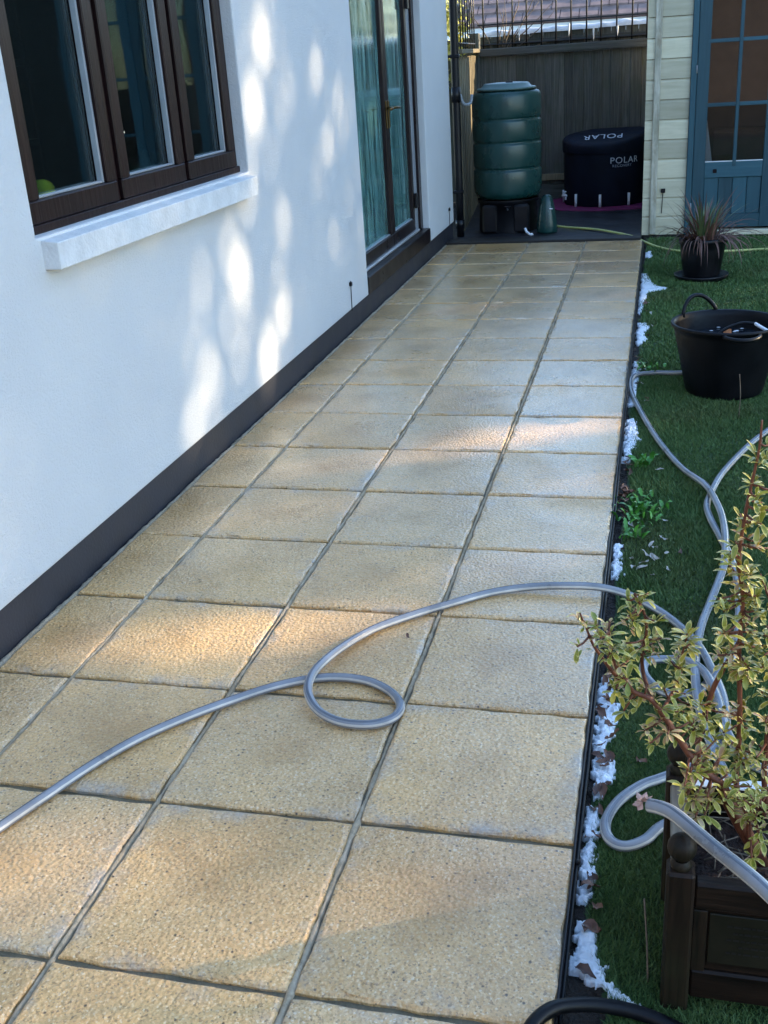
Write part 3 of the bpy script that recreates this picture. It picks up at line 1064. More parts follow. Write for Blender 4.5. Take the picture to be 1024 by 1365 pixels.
# ================================================================== SHED
SY = 8.20
shed = thing('garden_shed', (2.4, SY, -.07), 'cream boarded summerhouse shed with a teal glazed door at the right', 'shed')
z = -.02
bh = .1515
k = 0
while z < 2.45:
    z1 = z + bh
    bm_ = MB()
    for (xa, xb) in ((1.358, 1.698),):
        # shiplap: bottom lip proud, top tucked under
        bm_.add([(xa, SY - .020, z), (xb, SY - .020, z), (xb, SY - .019, z + .128), (xa, SY - .019, z + .128), (xb, SY - .008, z1 - .0035), (xa, SY - .008, z1 - .0035),
                 (xa, SY, z), (xb, SY, z), (xa, SY, z1 - .0035), (xb, SY, z1 - .0035)],
                [(0, 1, 2, 3), (3, 2, 4, 5), (6, 7, 1, 0), (0, 3, 5, 8, 6), (1, 7, 9, 4, 2), (5, 4, 9, 8)])
    c = (1.53, SY - .01, z + bh / 2)
    piece('board', bm_.mesh('board', CREAM, c), shed, c)
    z = z1
    k += 1
bxp('corner_batten', CREAMV, shed, 1.418, 1.470, SY - .040, SY - .0215, -.015, 2.42, bev=.006)
bxp('base_beam', DARKWOOD, shed, 1.365, 3.6, SY - .005, SY + .08, -.07, -.022)
bd = MB()
bd.box(1.362, 1.38, SY + .001, 10.5, -.02, 2.45, .002)
bd.box(3.58, 3.6, SY + .001, 10.5, -.02, 2.45, .002)
bd.box(1.3805, 3.5795, 10.48, 10.5, -.02, 2.45, .002)
bd.build('side_wall', CREAM, shed)
inn = MB()
inn.add([(1.385, SY + .06, -.01), (3.57, SY + .06, -.01), (3.57, 10.47, -.01), (1.385, 10.47, -.01)], [(0, 1, 2, 3)])
inn.add([(1.385, 9.2, -.01), (3.57, 9.2, -.01), (3.57, 9.2, 2.44), (1.385, 9.2, 2.44)], [(0, 1, 2, 3)])
inn.build('inner_lining', SHEDIN, shed)
rf = MB()
rf.add([(1.2, 7.9, 2.46), (3.8, 7.9, 2.46), (3.8, 9.35, 3.0), (1.2, 9.35, 3.0), (3.8, 10.8, 2.46), (1.2, 10.8, 2.46), (1.2, 7.9, 2.42), (3.8, 7.9, 2.42), (3.8, 10.8, 2.42), (1.2, 10.8, 2.42)],
       [(0, 1, 2, 3), (3, 2, 4, 5), (6, 7, 1, 0), (6, 9, 8, 7), (0, 3, 5, 9, 6), (1, 7, 8, 4, 2)])
rf.build('roof', DARKPAVE, shed)
bxp('dark_reflected_panel', DARKWOOD, shed, 3.06, 3.6, SY - .02, SY, -.02, 2.45)  # unseen end of the shed front, plain dark to darken the window reflection
dfr = MB()
dfr.box(1.7005, 1.745, SY - .045, SY + .05, -.02, 2.42, .003)
dfr.box(3.015, 3.059, SY - .045, SY + .05, -.02, 2.42, .003)
dfr.box(1.7455, 3.0145, SY - .045, SY + .05, 2.36, 2.42, .003)
dfr.build('door_frame', TEAL, shed)
bxp('door_step', CREAM, shed, 1.7455, 3.0145, SY - .075, SY + .05, -.03, .012, bev=.004)
def shed_door(xa, xb):
    st = .092
    d = MB()
    d.box(xa, xa + st, SY - .040, SY + .004, .03, 2.35, .003)
    d.box(xb - st, xb, SY - .040, SY + .004, .03, 2.35, .003)
    do = d.build('door', TEAL, shed)
    for (za, zb_) in ((.03, .135), (.425, .545), (2.25, 2.35)):
        bxp('rail', TEALH, do, xa + st + .0005, xb - st - .0005, SY - .038, SY + .002, za, zb_, bev=.003)
    n = 4
    wv = (xb - xa - 2 * st - .001) / n
    for k in range(n):
        bxp('panel_board', TEAL, do, xa + st + .0005 + k * wv + .001, xa + st + (k + 1) * wv - .001, SY - .026, SY - .010, .1355, .4245, bev=.004)
    xm = (xa + xb) / 2 + .003
    bxp('glazing_bar', TEAL, do, xm - .0135, xm + .0135, SY - .043, SY - .008, .51, 2.26, bev=.003)
    for zz in (.98, 1.447, 1.91):
        bxp('glazing_bar', TEALH, do, xa + st - .02, xm - .014, SY - .041, SY - .009, zz - .014, zz + .014, bev=.003)
        bxp('glazing_bar', TEALH, do, xm + .014, xb - st + .02, SY - .041, SY - .009, zz - .014, zz + .014, bev=.003)
    bxp('pane', GLASS_S, do, xa + st + .001, xb - st - .001, SY - .022, SY - .018, .546, 2.249, bev=0)
    bd_ = MB()
    bd_.box(xa + st + .001, xb - st - .001, SY - .037, SY - .0235, .546, .553, .001)
    bd_.build('glazing_bead', FASCIA, do)
    return do
sd = shed_door(1.748, 2.378)
shed_door(2.382, 3.012)
MB().lathe([(.013, 0), (.016, .004), (.012, .010), (.0, .012)], 0, 0, 12).mesh('x', BROWNP)
o = MB().box(1.905, 1.935, SY - .049, SY - .0385, .462, .492, .004).build('catch_plate', BROWNP, sd)
for zz in (1.25, .2):
    o = MB().tube([(1.744, SY - .047, zz - .03), (1.744, SY - .047, zz + .03)], .006, 8).build('hinge', BEAD, sd)
# white cloth inside the shed door
MB().add([(1.842, SY + .04, .50), (1.905, SY + .05, .50), (1.845, SY + .04, .86), (1.842, SY + .10, .50), (1.905, SY + .11, .50), (1.845, SY + .10, .86)],
         [(0, 1, 2), (5, 4, 3), (0, 3, 4, 1), (1, 4, 5, 2), (2, 5, 3, 0)]).build_top('cloth', CLOTH, 'white folded cloth leaning inside the lower left pane of the shed door', 'cloth')
MB().box(1.9, 2.9, 8.7, 9.0, 0, .75, .02).build_top('cabinet', SHEDIN, 'brown cabinet standing inside the shed behind the door glass', 'cabinet')
clip(1.520, SY - .022, .335, .155, 'y', 'small black clip with thin lead on the cream shed boards above the potted plant')

# ================================================================== WATER BUTT
wb = thing('water_butt', (.175, 8.66, -.012), 'green ribbed plastic water butt on a dark stand by the downpipe', 'water butt')
bx_, by_ = .175, 8.66
def rib(z):
    t = (z - .26) / (1.18 - .26)
    return t
prof = []
R0 = .272
def add(r, z): prof.append((r, z))
add(.0, .27); add(.20, .27); add(.240, .273); add(.268, .288); add(.283, .315)
for (a, b) in [(.33, .515), (.548, .735), (.768, .925)]:
    add(.2885, a); add(.2915, (a + b) / 2); add(.2915, b - .012); add(.289, b - .003); add(.278, b + .003); add(.2765, b + .012); add(.279, b + .020); add(.287, b + .027)
add(.288, .955); add(.290, 1.03); add(.289, 1.11); add(.284, 1.135); add(.270, 1.152); add(.245, 1.160); add(.215, 1.163); add(.205, 1.158)
def sq(r, z, a):
    return r * (1 + .028 * math.cos(4 * a - PI * .0) * (1 if r > .15 else 0)) * (1 + .006 * math.cos(8 * a))
MB().lathe(prof, bx_, by_, 64, squash=sq).build('barrel', GREENB, wb)
lid = MB().lathe([(.20, 1.158), (.215, 1.164), (.255, 1.170), (.258, 1.178), (.250, 1.186), (.215, 1.192), (.198, 1.214), (.185, 1.222), (.10, 1.227), (.0, 1.228)], bx_, by_, 48)
lid.build('lid', GREENL, wb)
MB().box(bx_ + .01, bx_ + .07, by_ - .11, by_ - .08, 1.222, 1.236, .004).build('lid_lug', BLACKP, wb)
st = MB().lathe([(.272, .268), (.272, .24), (.255, .235), (.262, -.01)], bx_, by_, 48)
st.box(bx_ - .045, bx_ + .055, by_ - .245, by_ - .19, -.01, .235, .01)
st.box(bx_ - .20, bx_ - .06, by_ - .262, by_ - .20, -.01, .235, .02)
st.box(bx_ + .07, bx_ + .215, by_ - .255, by_ - .19, -.01, .235, .02)
st.build('stand', BLACKP, wb)
tap = MB().tube([(bx_ + .04, by_ - .275, .21), (bx_ + .04, by_ - .335, .21), (bx_ + .04, by_ - .35, .19)], .012, 8)
tap.box(bx_ + .01, bx_ + .07, by_ - .33, by_ - .318, .222, .23, .002)
tap.build('tap', BLACKP, wb)
# green sprayer bottle beside it
sp = thing('pump_sprayer', (.545, 8.42, -.012), 'green tapered plastic bottle standing right of the water butt', 'bottle')
MB().lathe([(.0, -.011), (.086, -.01), (.09, .0), (.088, .06), (.075, .15), (.056, .25), (.045, .288), (.030, .305), (.0, .308)], .545, 8.42, 28).build('body', GREENB, sp)
MB().box(.572, .60, 8.352, 8.362, .19, .20, .002).build('label_tab', WPLAST, sp)
wt = thing('white_tube', (.40, 8.28, -.012), 'short white plastic tube lying at the foot of the water butt stand', 'tube')
MB().tube([(.37, 8.27, .05), (.385, 8.26, .02), (.42, 8.24, -.002), (.44, 8.235, 0.004)], .011, 8).build('tube', WPLAST, wt)

# ================================================================== ICE BATH
bathx, bathy, br = .945, 10.28, .405
pm = MB()
vs = []; N = 40
for i in range(N):
    a = 2 * PI * i / N
    r = .62 + .03 * nz(math.cos(a) * 2, math.sin(a) * 2, 4)
    vs.append((min(1.33, bathx + r * 1.05 * math.cos(a)), min(10.74, bathy - .03 + r * math.sin(a)), -.006 + .004 * nz(i, 2)))
vs2 = [(x_, y_, -.0118) for x_, y_, _ in vs]
pm.add(vs + vs2, [tuple(range(N))] + [(i, N + i, N + (i + 1) % N, (i + 1) % N) for i in range(N)])
pm.build_top('foam_mat', MAT_P, 'magenta pink mat spread under the dark cold plunge tub', 'mat')
ib = thing('plunge_tub', (bathx, bathy, -.006), 'round dark navy cold plunge tub with fitted cover and white lettering', 'plunge tub')
MB().lathe([(br - .01, -.004), (br, .02), (br + .002, .30), (br, .54), (br, .58)], bathx, bathy, 56, squash=lambda r, z, a: r * (1 + .006 * math.cos(9 * a) + .004 * math.cos(16 * a + z * 9))).build('tub_wall', VINYL, ib)
cv = MB()
prof = [(br + .012, .50), (br + .016, .53), (br + .016, .588), (br + .006, .606), (br - .03, .618), (.25, .628), (.10, .634), (.0, .635)]
def lid_z(x_, y_):
    return .045 * (y_ - bathy) / br + .02 + .05 * max(0, (x_ - bathx) / br) ** 2
def cover_sq(r, z, a):
    return r * (1 + .008 * math.cos(13 * a + 1) + .005 * math.cos(22 * a))
cv.lathe(prof, bathx, bathy, 72, squash=cover_sq)
cv.v = [(x_, y_, z_ + (lid_z(x_, y_) if z_ > .585 else .0) + .006 * nz(x_ * 14, y_ * 14, z_ * 3)) for x_, y_, z_ in cv.v]
cv.build('cover', VINYL, ib)
legm = MB().tube([(0, 0, -.005), (0, 0, .115)], .013, 10).mesh('leg', WPLAST)
for a in (-2.25, -1.62, -.92, -.2, .6, 1.4, 2.2, 3.0):
    piece('leg', legm, ib, (bathx + (br + .014) * math.cos(a), bathy + (br + .014) * math.sin(a), 0))
MB().tube([(.535, 10.13, .085), (.60, 10.10, .085)], .016, 10).tube([(.57, 10.115, .085), (.57, 10.105, .045)], .012, 10).tube([(.565, 10.115, .09), (.555, 10.115, .125)], .007, 8).box(.535, .58, 10.105, 10.125, .118, .13, .003).build('drain_tap', WPLAST, ib)

def text_mesh(body, size, extrude=.0006):
    cu_ = bpy.data.curves.new('lettering', 'FONT')
    cu_.body = body; cu_.size = size; cu_.extrude = extrude; cu_.space_character = 1.12
    cu_.align_x = 'CENTER'
    to = bpy.data.objects.new('lettering', cu_)
    COL.objects.link(to)
    dg = bpy.context.evaluated_depsgraph_get()
    me = bpy.data.meshes.new_from_object(to.evaluated_get(dg))
    bpy.data.objects.remove(to)
    return me
def bend(me, cx, cy, R, a0, z0):
    for v in me.vertices:
        a = a0 + v.co.x / R
        rr = R + v.co.z
        v.co = Vector((cx + rr * math.cos(a), cy + rr * math.sin(a), z0 + v.co.y))
wl = wloc(ib)
for (s, size, a0, z0, mt) in (('POLAR', .083, -1.03, .40, PRINT), ('RECOVERY', .034, -1.10, .366, PRINTG)):
    me = text_mesh(s, size)
    for v in me.vertices:
        v.co.x *= 1.12
    bend(me, bathx, bathy, br + .0055, a0, z0)
    for v in me.vertices: v.co -= wl
    me.materials.clear(); me.materials.append(mt)
    linkobj('lettering', me, ib)
me = text_mesh('POLAR', .105)
for v in me.vertices:
    p = Vector((-v.co.x * 1.1 + bathx - .01, -v.co.y * 1.9 + bathy - .12, v.co.z))
    rr = math.hypot(p.x - bathx, p.y - bathy)
    p.z += .648 + lid_z(p.x, p.y) - .012 * max(0, rr - .15) / .1
    v.co = p - wl
me.materials.clear(); me.materials.append(PRINT)
linkobj('lettering', me, ib)

# ================================================================== HOSES
STR = [1, 0, 2, 0, 0, 1, 0, 0, 2, 0, 1, 0]
def hose(name, pts, r, mats, label, sub=7, n=12, mis=STR, cat='hose'):
    P = spline(pts, sub)
    mb = MB().tube(P, r, n, mis=mis)
    if mis is None:
        pass
    return mb.build_top(name, mats, label, cat)
P1 = [(0.06, 0.02, .012), (0.11, 0.16, .012), (0.141, 0.234, 0.012), (0.168, 0.304, 0.012), (0.212, 0.416, 0.012), (0.26, 0.535, 0.012), (0.32, 0.649, 0.012), (0.394, 0.746, 0.012), (0.478, 0.835, 0.012), (0.569, 0.918, 0.012), (0.654, 0.97, 0.012), (0.729, 0.991, 0.012), (0.811, 0.984, 0.012), (0.88, 0.944, 0.012), (0.92, 0.887, 0.012), (0.916, 0.831, 0.012), (0.869, 0.795, 0.012), (0.794, 0.794, 0.012), (0.729, 0.824, 0.018), (0.687, 0.877, 0.03), (0.673, 0.943, 0.036), (0.679, 1.029, 0.03), (0.708, 1.144, 0.018), (0.764, 1.255, 0.012), (0.852, 1.345, 0.012), (0.947, 1.425, 0.012), (1.045, 1.503, 0.012), (1.15, 1.545, 0.016), (1.259, 1.557, 0.022), (1.367, 1.559, 0.022), (1.453, 1.559, 0.0), (1.538, 1.51, -0.02), (1.599, 1.425, -0.025), (1.646, 1.311, -0.022), (1.678, 1.176, -0.026), (1.693, 1.073, -0.026), (1.692, 0.974, -0.026), (1.672, 0.886, -0.026), (1.624, 0.808, -0.028), (1.55, 0.747, -0.028), (1.502, 0.71, -0.028), (1.456, 0.648, -0.028), (1.432, 0.576, -0.028), (1.441, 0.522, -0.028), (1.472, 0.504, -0.028), (1.513, 0.53, -0.028), (1.55, 0.583, -0.028), (1.62, 0.62, -0.028), (1.713, 0.60, -0.028), (1.80, .56, -.028)]
hose('garden_hose', P1, .0115, [HOSE, HOSEL, HOSED], 'long grey hose looped once on the patio slabs and trailing onto the lawn')
Q = [(2.285, 3.981, -0.028), (2.022, 3.291, -0.028), (1.881, 2.98, -0.028), (1.766, 2.666, -0.028), (1.717, 2.471, -0.028), (1.694, 2.327, -0.028), (1.703, 2.202, -0.028), (1.726, 2.067, -0.028), (1.753, 1.898, -0.028), (1.762, 1.668, -0.028), (1.739, 1.357, -0.028), (1.7, 1.225, -0.010), (1.641, 1.123, -0.026), (1.586, 1.091, -0.028), (1.54, 1.105, -0.028), (1.506, 1.161, -0.028), (1.498, 1.216, -0.028), (1.517, 1.249, -0.028), (1.559, 1.259, -0.028), (1.606, 1.232, -0.012), (1.65, 1.154, 0.0), (1.676, 1.034, 0.0), (1.688, 0.909, 0.0), (1.735, 0.82, -0.02), (1.82, .78, -.028)]
hose('garden_hose', Q, .0115, [HOSE, HOSEL, HOSED], 'grey hose coming in from the right of the lawn and coiling behind the planter')
Rr = [(1.99, 4.02, -.028), (1.813, 4.052, -0.028), (1.617, 4.009, -0.028), (1.492, 4.007, -0.028), (1.404, 3.925, -0.022), (1.396, 3.71, -0.024), (1.45, 3.369, -0.028), (1.532, 2.977, -0.028), (1.617, 2.682, -0.026), (1.692, 2.459, -0.004), (1.731, 2.268, -0.01), (1.741, 2.088, -0.01), (1.734, 1.903, -0.005), (1.721, 1.788, -0.015), (1.682, 1.611, -0.028), (1.651, 1.459, -0.028), (1.633, 1.304, -0.028), (1.626, 1.159, -0.004), (1.631, 1.054, -0.02), (1.652, 0.909, -0.028), (1.70, 0.72, -0.028), (1.75, .64, -.028)]
hose('garden_hose', Rr, .0115, [HOSE, HOSEL, HOSED], 'grey hose curving along the lawn from behind the black tub to the planter')
Ss = [(1.515, 0.198, 0.318), (1.535, 0.183, 0.326), (1.558, 0.160, 0.331), (1.61, 0.087, 0.338), (1.679, -0.029, 0.363), (1.76, -0.16, 0.36), (1.86, -.30, .27), (1.95, -.45, .10), (2.02, -.60, -.02), (2.1, -.8, -.034)]
hose('hose_end', Ss, .0118, [HOSE, HOSEL, HOSED], 'thick grey hose end resting across the front corner of the wooden planter', n=16, mis=[0, 0, 1, 0, 2, 0, 0, 0, 1, 0, 0, 2, 0, 1, 0, 0])
Yy = [(.56, 8.9, -.006), (0.614, 8.70, -0.005), (0.762, 8.575, -0.004), (1.0, 8.35, 0.006), (1.269, 8.00, 0.004), (1.40, 7.80, -.02), (1.512, 7.63, -0.034), (1.681, 7.437, -0.034), (1.957, 7.401, -0.034), (2.308, 7.453, -0.034), (2.715, 7.464, -0.034)]
hose('yellow_hose', Yy, .0105, [YHOSE], 'thin yellow green hose from the plunge tub running behind the potted plant', mis=None)
Tt = [(1.34, -.30, -.03), (1.325, -.16, -.0), (1.331, -0.04, 0.012), (1.363, 0.026, 0.015), (1.422, 0.065, 0.0), (1.495, 0.084, -0.02), (1.556, 0.076, -0.03), (1.604, 0.045, -0.03), (1.68, -.06, -.03), (1.76, -.25, -.03)]
hose('black_hose', Tt, .0125, [BLACKR, HOSED], 'glossy black hose bending over the slab corner in front of the planter', mis=[0] * 12)
# dried flower caught at the hose end
mb = MB()
for k in range(11):
    a = random.uniform(0, 2 * PI); e = random.uniform(-.6, 1.0)
    d = Vector((math.cos(a) * math.cos(e), math.sin(a) * math.cos(e), math.sin(e)))
    s = d.cross(Vector((0, 0, 1))).normalized() * .006
    c = Vector((1.504, .205, .318))
    mb.add([c, c + d * .011 + s, c + d * .019 + Vector((0, 0, .003)), c + d * .011 - s], [(0, 1, 2, 3)])
mb.build_top('dried_flower', PETAL, 'crumpled dry pinkish flower caught on the cut end of the grey hose', 'flower')

# ================================================================== TUB
tx, ty = 1.815, 3.76
tub = thing('rubber_tub', (tx, ty, -.046), 'large black flexible garden tub of water with two handles on the lawn', 'tub')
prof = [(.0, -.043), (.160, -.043), (.170, -.036)]
N = 22
for i in range(N):
    t = i / (N - 1)
    z = -.03 + t * .285
    r = .172 + .058 * t + (.0022 if i % 2 else 0)
    prof.append((r, z))
prof += [(.238, .268), (.245, .274), (.246, .284), (.240, .289), (.231, .284), (.226, .26), (.19, .09), (.17, -.03), (.0, -.032)]
MB().lathe(prof, tx, ty, 64, squash=lambda r, z, a: r * (1 + .02 * (z + .04) / .33 * math.cos(2 * a + .5))).build('shell', BLACKR, tub)
MB().cap(.219, .205, tx, ty, 48).build('water', WATER, tub)
def handle(a0, lift, out, hw=.33):
    pts = []
    for i in range(17):
        t = i / 16
        a = a0 - hw + 2 * hw * t
        s = math.sin(PI * t) ** .7
        pts.append((tx + (.238 + out * s) * math.cos(a), ty + (.238 + out * s) * math.sin(a), .272 + lift * s))
    mb = MB().tube(pts, .0095, 10)
    mb.build('handle', BLACKR, tub)
handle(PI * .5 + .55, .088, .02, .40)
handle(-PI * .5 + .22, -.005, .055)
# bits in the tub
bh_ = thing('hose_coil', (tx, ty, .21), 'dark hose and pale connector looped over the water inside the black tub', 'hose')
MB().tube(spline([(1.74, 3.66, .20), (1.79, 3.70, .255), (1.87, 3.72, .285), (1.93, 3.71, .285)], 6), .007, 10).build('tube', BLACKR, bh_)
MB().tube(spline([(1.93, 3.71, .286), (1.955, 3.685, .275), (1.985, 3.67, .262), (2.01, 3.68, .262)], 6), .0075, 10).build('pale_end', WPLAST, bh_)
o = MB().add([(1.79, 3.70, .207), (1.835, 3.71, .207), (1.80, 3.72, .262), (1.832, 3.735, .255)], [(0, 1, 2), (1, 3, 2)]).build_top('orange_leaf', ORANGE, 'small bright orange leaf standing up in the black tub', 'leaf')
fz = MB()  # white flecks modelled in place of reflections inside the tub
for k in range(13):
    a = random.uniform(.3, PI + .6); r = random.uniform(.12, .212)
    c = Vector((tx + r * math.cos(a), ty + r * math.sin(a), .209 + .0005 * k * .1))
    fz.sphere(c, random.uniform(.003, .009), 8, 4, sq=(1.5, .8, .25))
o = fz.build_top('reflection_flecks', WPLAST, 'white flecks standing in for reflections inside the black tub', 'fleck')
o['kind'] = 'stuff'

# ================================================================== POT PLANT
px, py = 1.79, 6.42
pot = thing('flower_pot', (px, py, -.046), 'dark tapered pot on a round saucer in front of the shed door', 'pot')
MB().lathe([(.0, -.020), (.118, -.020), (.122, -.012), (.146, .16), (.150, .20), (.158, .205), (.160, .232), (.154, .236), (.146, .225), (.0, .215)], px, py, 8 * 5).build('pot', BLACKP, pot)
MB().lathe([(.0, -.043), (.160, -.043), (.178, -.022), (.181, -.008), (.174, -.008), (.155, -.019), (.0, -.0195)], px, py, 40).build('saucer', BLACKP, pot)
gp = thing('strap_leaf_plant', (px, py, .22), 'untidy strap leaved plant with red brown and green blades in the dark pot', 'plant')
def blade(mb, base, az, L, wd, el0, droop):
    n = 7
    p = Vector(base); e = el0
    side = Vector((-math.sin(az), math.cos(az), 0))
    rows = []
    for i in range(n + 1):
        t = i / n
        ww = wd * (1 - t ** 2.2) * (.7 + .3 * min(1, t * 5))
        rows.append((p - side * ww, p + side * ww + Vector((0, 0, ww * .5))))
        p = p + Vector((math.cos(az) * math.cos(e), math.sin(az) * math.cos(e), math.sin(e))) * L / n
        e -= droop / n * (0.4 + 1.2 * t)
    vs = [q for r_ in rows for q in r_]
    mb.add(vs, [(2 * i, 2 * i + 1, 2 * i + 3, 2 * i + 2) for i in range(n)], 0, True)
mg, mbr = MB(), MB()
for k in range(34):
    a = random.uniform(0, 2 * PI)
    r0 = random.uniform(.0, .06)
    blade(mg, (px + r0 * math.cos(a), py + r0 * math.sin(a), .21), a + random.uniform(-.4, .4), random.uniform(.22, .40), random.uniform(.006, .011), random.uniform(.9, 1.5), random.uniform(.3, 1.2))
for k in range(150):
    a = random.uniform(0, 2 * PI)
    r0 = random.uniform(.03, .12)
    up = random.random() < .3
    blade(mbr, (px + r0 * math.cos(a), py + r0 * math.sin(a), .215), a + random.uniform(-.5, .5), random.uniform(.16, .42), random.uniform(.004, .009), random.uniform(.9, 1.4) if up else random.uniform(.1, .8), random.uniform(.5, 1.2) if up else random.uniform(1.5, 3.2))
mg.build('green_leaves', GRASSG, gp)
mbr.build('brown_leaves', GRASSB, gp)

# ================================================================== PLANTER
pl = thing('wooden_planter', (1.72, .26, -.046), 'small dark wooden box planter with ball topped corner posts and a plaque', 'planter')
PX0, PX1, PY0, PY1 = 1.545, 1.925, .12, .42
for (cx_, cy_) in ((PX0 + .0225, PY0 + .0225), (PX1 - .0225, PY0 + .0225), (PX0 + .0225, PY1 - .0225), (PX1 - .0225, PY1 - .0225)):
    o = bxp('post', PLANTER, pl, cx_ - .0225, cx_ + .0225, cy_ - .0225, cy_ + .0225, -.046, .247, bev=.005)
    kb = MB().lathe([(.016, .2465), (.018, .254), (.013, .260), (.012, .262)], cx_, cy_, 20)
    kb.sphere((cx_, cy_, .285), .0235, 20, 14)
    kb.build('ball_finial', PLANTER, o)
def side(x0, x1, y0, y1, ax):
    bxp('top_rail', PLANTERH if ax == 'x' else PLANTER, pl, x0, x1, y0, y1, .172, .225, bev=.004)
    bxp('bottom_rail', PLANTERH if ax == 'x' else PLANTER, pl, x0, x1, y0, y1, -.02, .042, bev=.004)
    if ax == 'x':
        bxp('panel', PLANTERH, pl, x0, x1, y0 + .007, y1 - .007, .0425, .1715, bev=.001)
    else:
        bxp('panel', PLANTER, pl, x0 + .007, x1 - .007, y0, y1, .0425, .1715, bev=.001)
side(PX0 + .0455, PX1 - .0455, PY0 + .009, PY0 + .035, 'x')
side(PX0 + .0455, PX1 - .0455, PY1 - .035, PY1 - .009, 'x')
side(PX0 + .009, PX0 + .035, PY0 + .0455, PY1 - .0455, 'y')
side(PX1 - .035, PX1 - .009, PY0 + .0455, PY1 - .0455, 'y')
bxp('worn_cap', PLANTERG, pl, PX0 + .007, PX0 + .037, PY0 + .046, PY1 - .046, .2255, .234, bev=.003)
bxp('worn_cap', FASCIA, pl, PX0 + .046, PX1 - .046, PY1 - .037, PY1 - .007, .2255, .229, bev=.001)
bxp('stile', PLANTER, pl, PX0 + .0456, PX0 + .068, PY0 + .0085, PY0 + .0155, .0425, .1715, bev=.001)
pq = bxp('plaque', PLAQUE, pl, PX0 + .0715, PX1 - .075, PY0 + .0105, PY0 + .0155, .062, .166, bev=.001)
el = MB()
for (zz, x0, x1) in ((.142, .100, .165), (.142, .175, .21), (.128, .11, .20), (.114, .10, .19), (.100, .12, .20), (.086, .10, .17)):
    xx = PX0 + x0
    while xx < PX0 + x1:
        ww = random.uniform(.004, .012)
        el.box(xx, xx + ww, PY0 + .0098, PY0 + .0106, zz, zz + .0035, 0)
        xx += ww + .003
el.build('worn_marks', ENGR, pq)
# soil heap in the planter
vs = []; fs = []
N = 24
for i in range(N + 1):
    for j in range(N + 1):
        xx = PX0 + .036 + (PX1 - PX0 - .072) * i / N; yy = PY0 + .036 + (PY1 - PY0 - .072) * j / N
        vs.append((xx, yy, .165 + .012 * nz(xx * 14, yy * 14) + .010 * nz(xx * 45, yy * 45, 2)))
for i in range(N):
    for j in range(N):
        a = i * (N + 1) + j
        fs.append((a, a + N + 1, a + N + 2, a + 1))
MB().add(vs, fs, 0, False).build('soil', SOILR, pl)
mb = MB()
for k in range(70):
    xx = random.uniform(PX0 + .05, PX1 - .05); yy = random.uniform(PY0 + .045, PY1 - .045); a = random.uniform(0, 2 * PI); L = random.uniform(.03, .11)
    c = Vector((xx, yy, .178 + random.uniform(0, .012)))
    d = Vector((math.cos(a), math.sin(a), random.uniform(-.1, .25)))
    p0 = c - d * L / 2; p1 = c + d * L / 2
    q = (c + Vector((random.uniform(-.01, .01), random.uniform(-.01, .01), .008)))
    for p in (p0, p1, q):
        p.x = min(max(p.x, PX0 + .042), PX1 - .042); p.y = min(max(p.y, PY0 + .042), PY1 - .042)
    mb.tube([p0, q, p1], random.uniform(.0008, .002), 5)
o = mb.build_top('twig_litter', TWIG, 'dry thin stalks littering the soil inside the wooden planter', 'twigs')
o['kind'] = 'stuff'

# ---- variegated shrub
sh = thing('variegated_shrub', (1.70, .27, .165), 'shrub with yellow green cream edged leaf whorls and red stems in the planter', 'shrub')
STEMS = {
'trunk': ([(1.712, 0.27, 0.15), (1.692, 0.27, 0.194), (1.664, 0.27, 0.247), (1.64, 0.27, 0.295), (1.632, 0.27, 0.321)], .014, .010),
'left': ([(1.632, 0.27, 0.321), (1.591, 0.27, 0.354), (1.559, 0.27, 0.404), (1.533, 0.27, 0.446), (1.511, 0.27, 0.477), (1.483, 0.27, 0.489), (1.458, 0.27, 0.512), (1.435, 0.27, 0.543), (1.415, 0.27, 0.575), (1.402, 0.27, 0.611)], .0068, .0018),
'leftb': ([(1.483, .27, .489), (1.471, 0.265, 0.509), (1.454, 0.26, 0.539), (1.445, 0.26, 0.574), (1.441, 0.26, 0.605)], .003, .0018),
'leftc': ([(1.511, .27, .477), (1.512, 0.30, 0.46), (1.498, 0.33, 0.486), (1.494, 0.33, 0.529), (1.5, 0.33, 0.573), (1.494, 0.33, 0.608), (1.478, .33, .64)], .0042, .002),
'leftd': ([(1.533, .27, .446), (1.535, 0.31, 0.44), (1.552, 0.36, 0.45), (1.556, 0.36, 0.487), (1.563, 0.36, 0.529)], .004, .002),
'mid': ([(1.632, .27, .321), (1.60, .32, .31), (1.596, 0.36, 0.345), (1.604, 0.36, 0.4), (1.616, 0.36, 0.455), (1.633, 0.36, 0.501), (1.651, 0.36, 0.546)], .0062, .0035),
'right': ([(1.672, .28, .225), (1.661, 0.33, 0.285), (1.661, 0.34, 0.366), (1.657, 0.34, 0.448), (1.65, 0.34, 0.536), (1.65, 0.34, 0.634), (1.639, 0.34, 0.707), (1.643, 0.34, 0.773), (1.65, 0.34, 0.837), (1.657, 0.34, 0.893), (1.658, 0.34, 0.941)], .0055, .0016),
'farright': ([(1.74, .32, .16), (1.71, 0.34, 0.268), (1.706, 0.34, 0.363), (1.709, 0.34, 0.453), (1.706, 0.34, 0.554), (1.69, .345, .64)], .006, .0025),
'low': ([(1.68, .26, .22), (1.675, 0.23, 0.28), (1.688, 0.22, 0.315)], .004, .002),
'bare': ([(1.643, 0.36, 0.689), (1.646, 0.38, 0.762), (1.656, 0.38, 0.84), (1.664, 0.38, 0.896)], .003, .0015),
}
allp = []
for k_, (pts, ra, rb) in STEMS.items():
    P = spline(pts, 5)
    n = len(P)
    MB().tube(P, [ra + (rb - ra) * i / (n - 1) + .0006 * nz(i * 1.7, ra * 900) for i in range(n)], 8).build('stem', TWIG if k_ == 'bare' else STEM, sh)
    if k_ not in ('trunk', 'bare'): allp += P
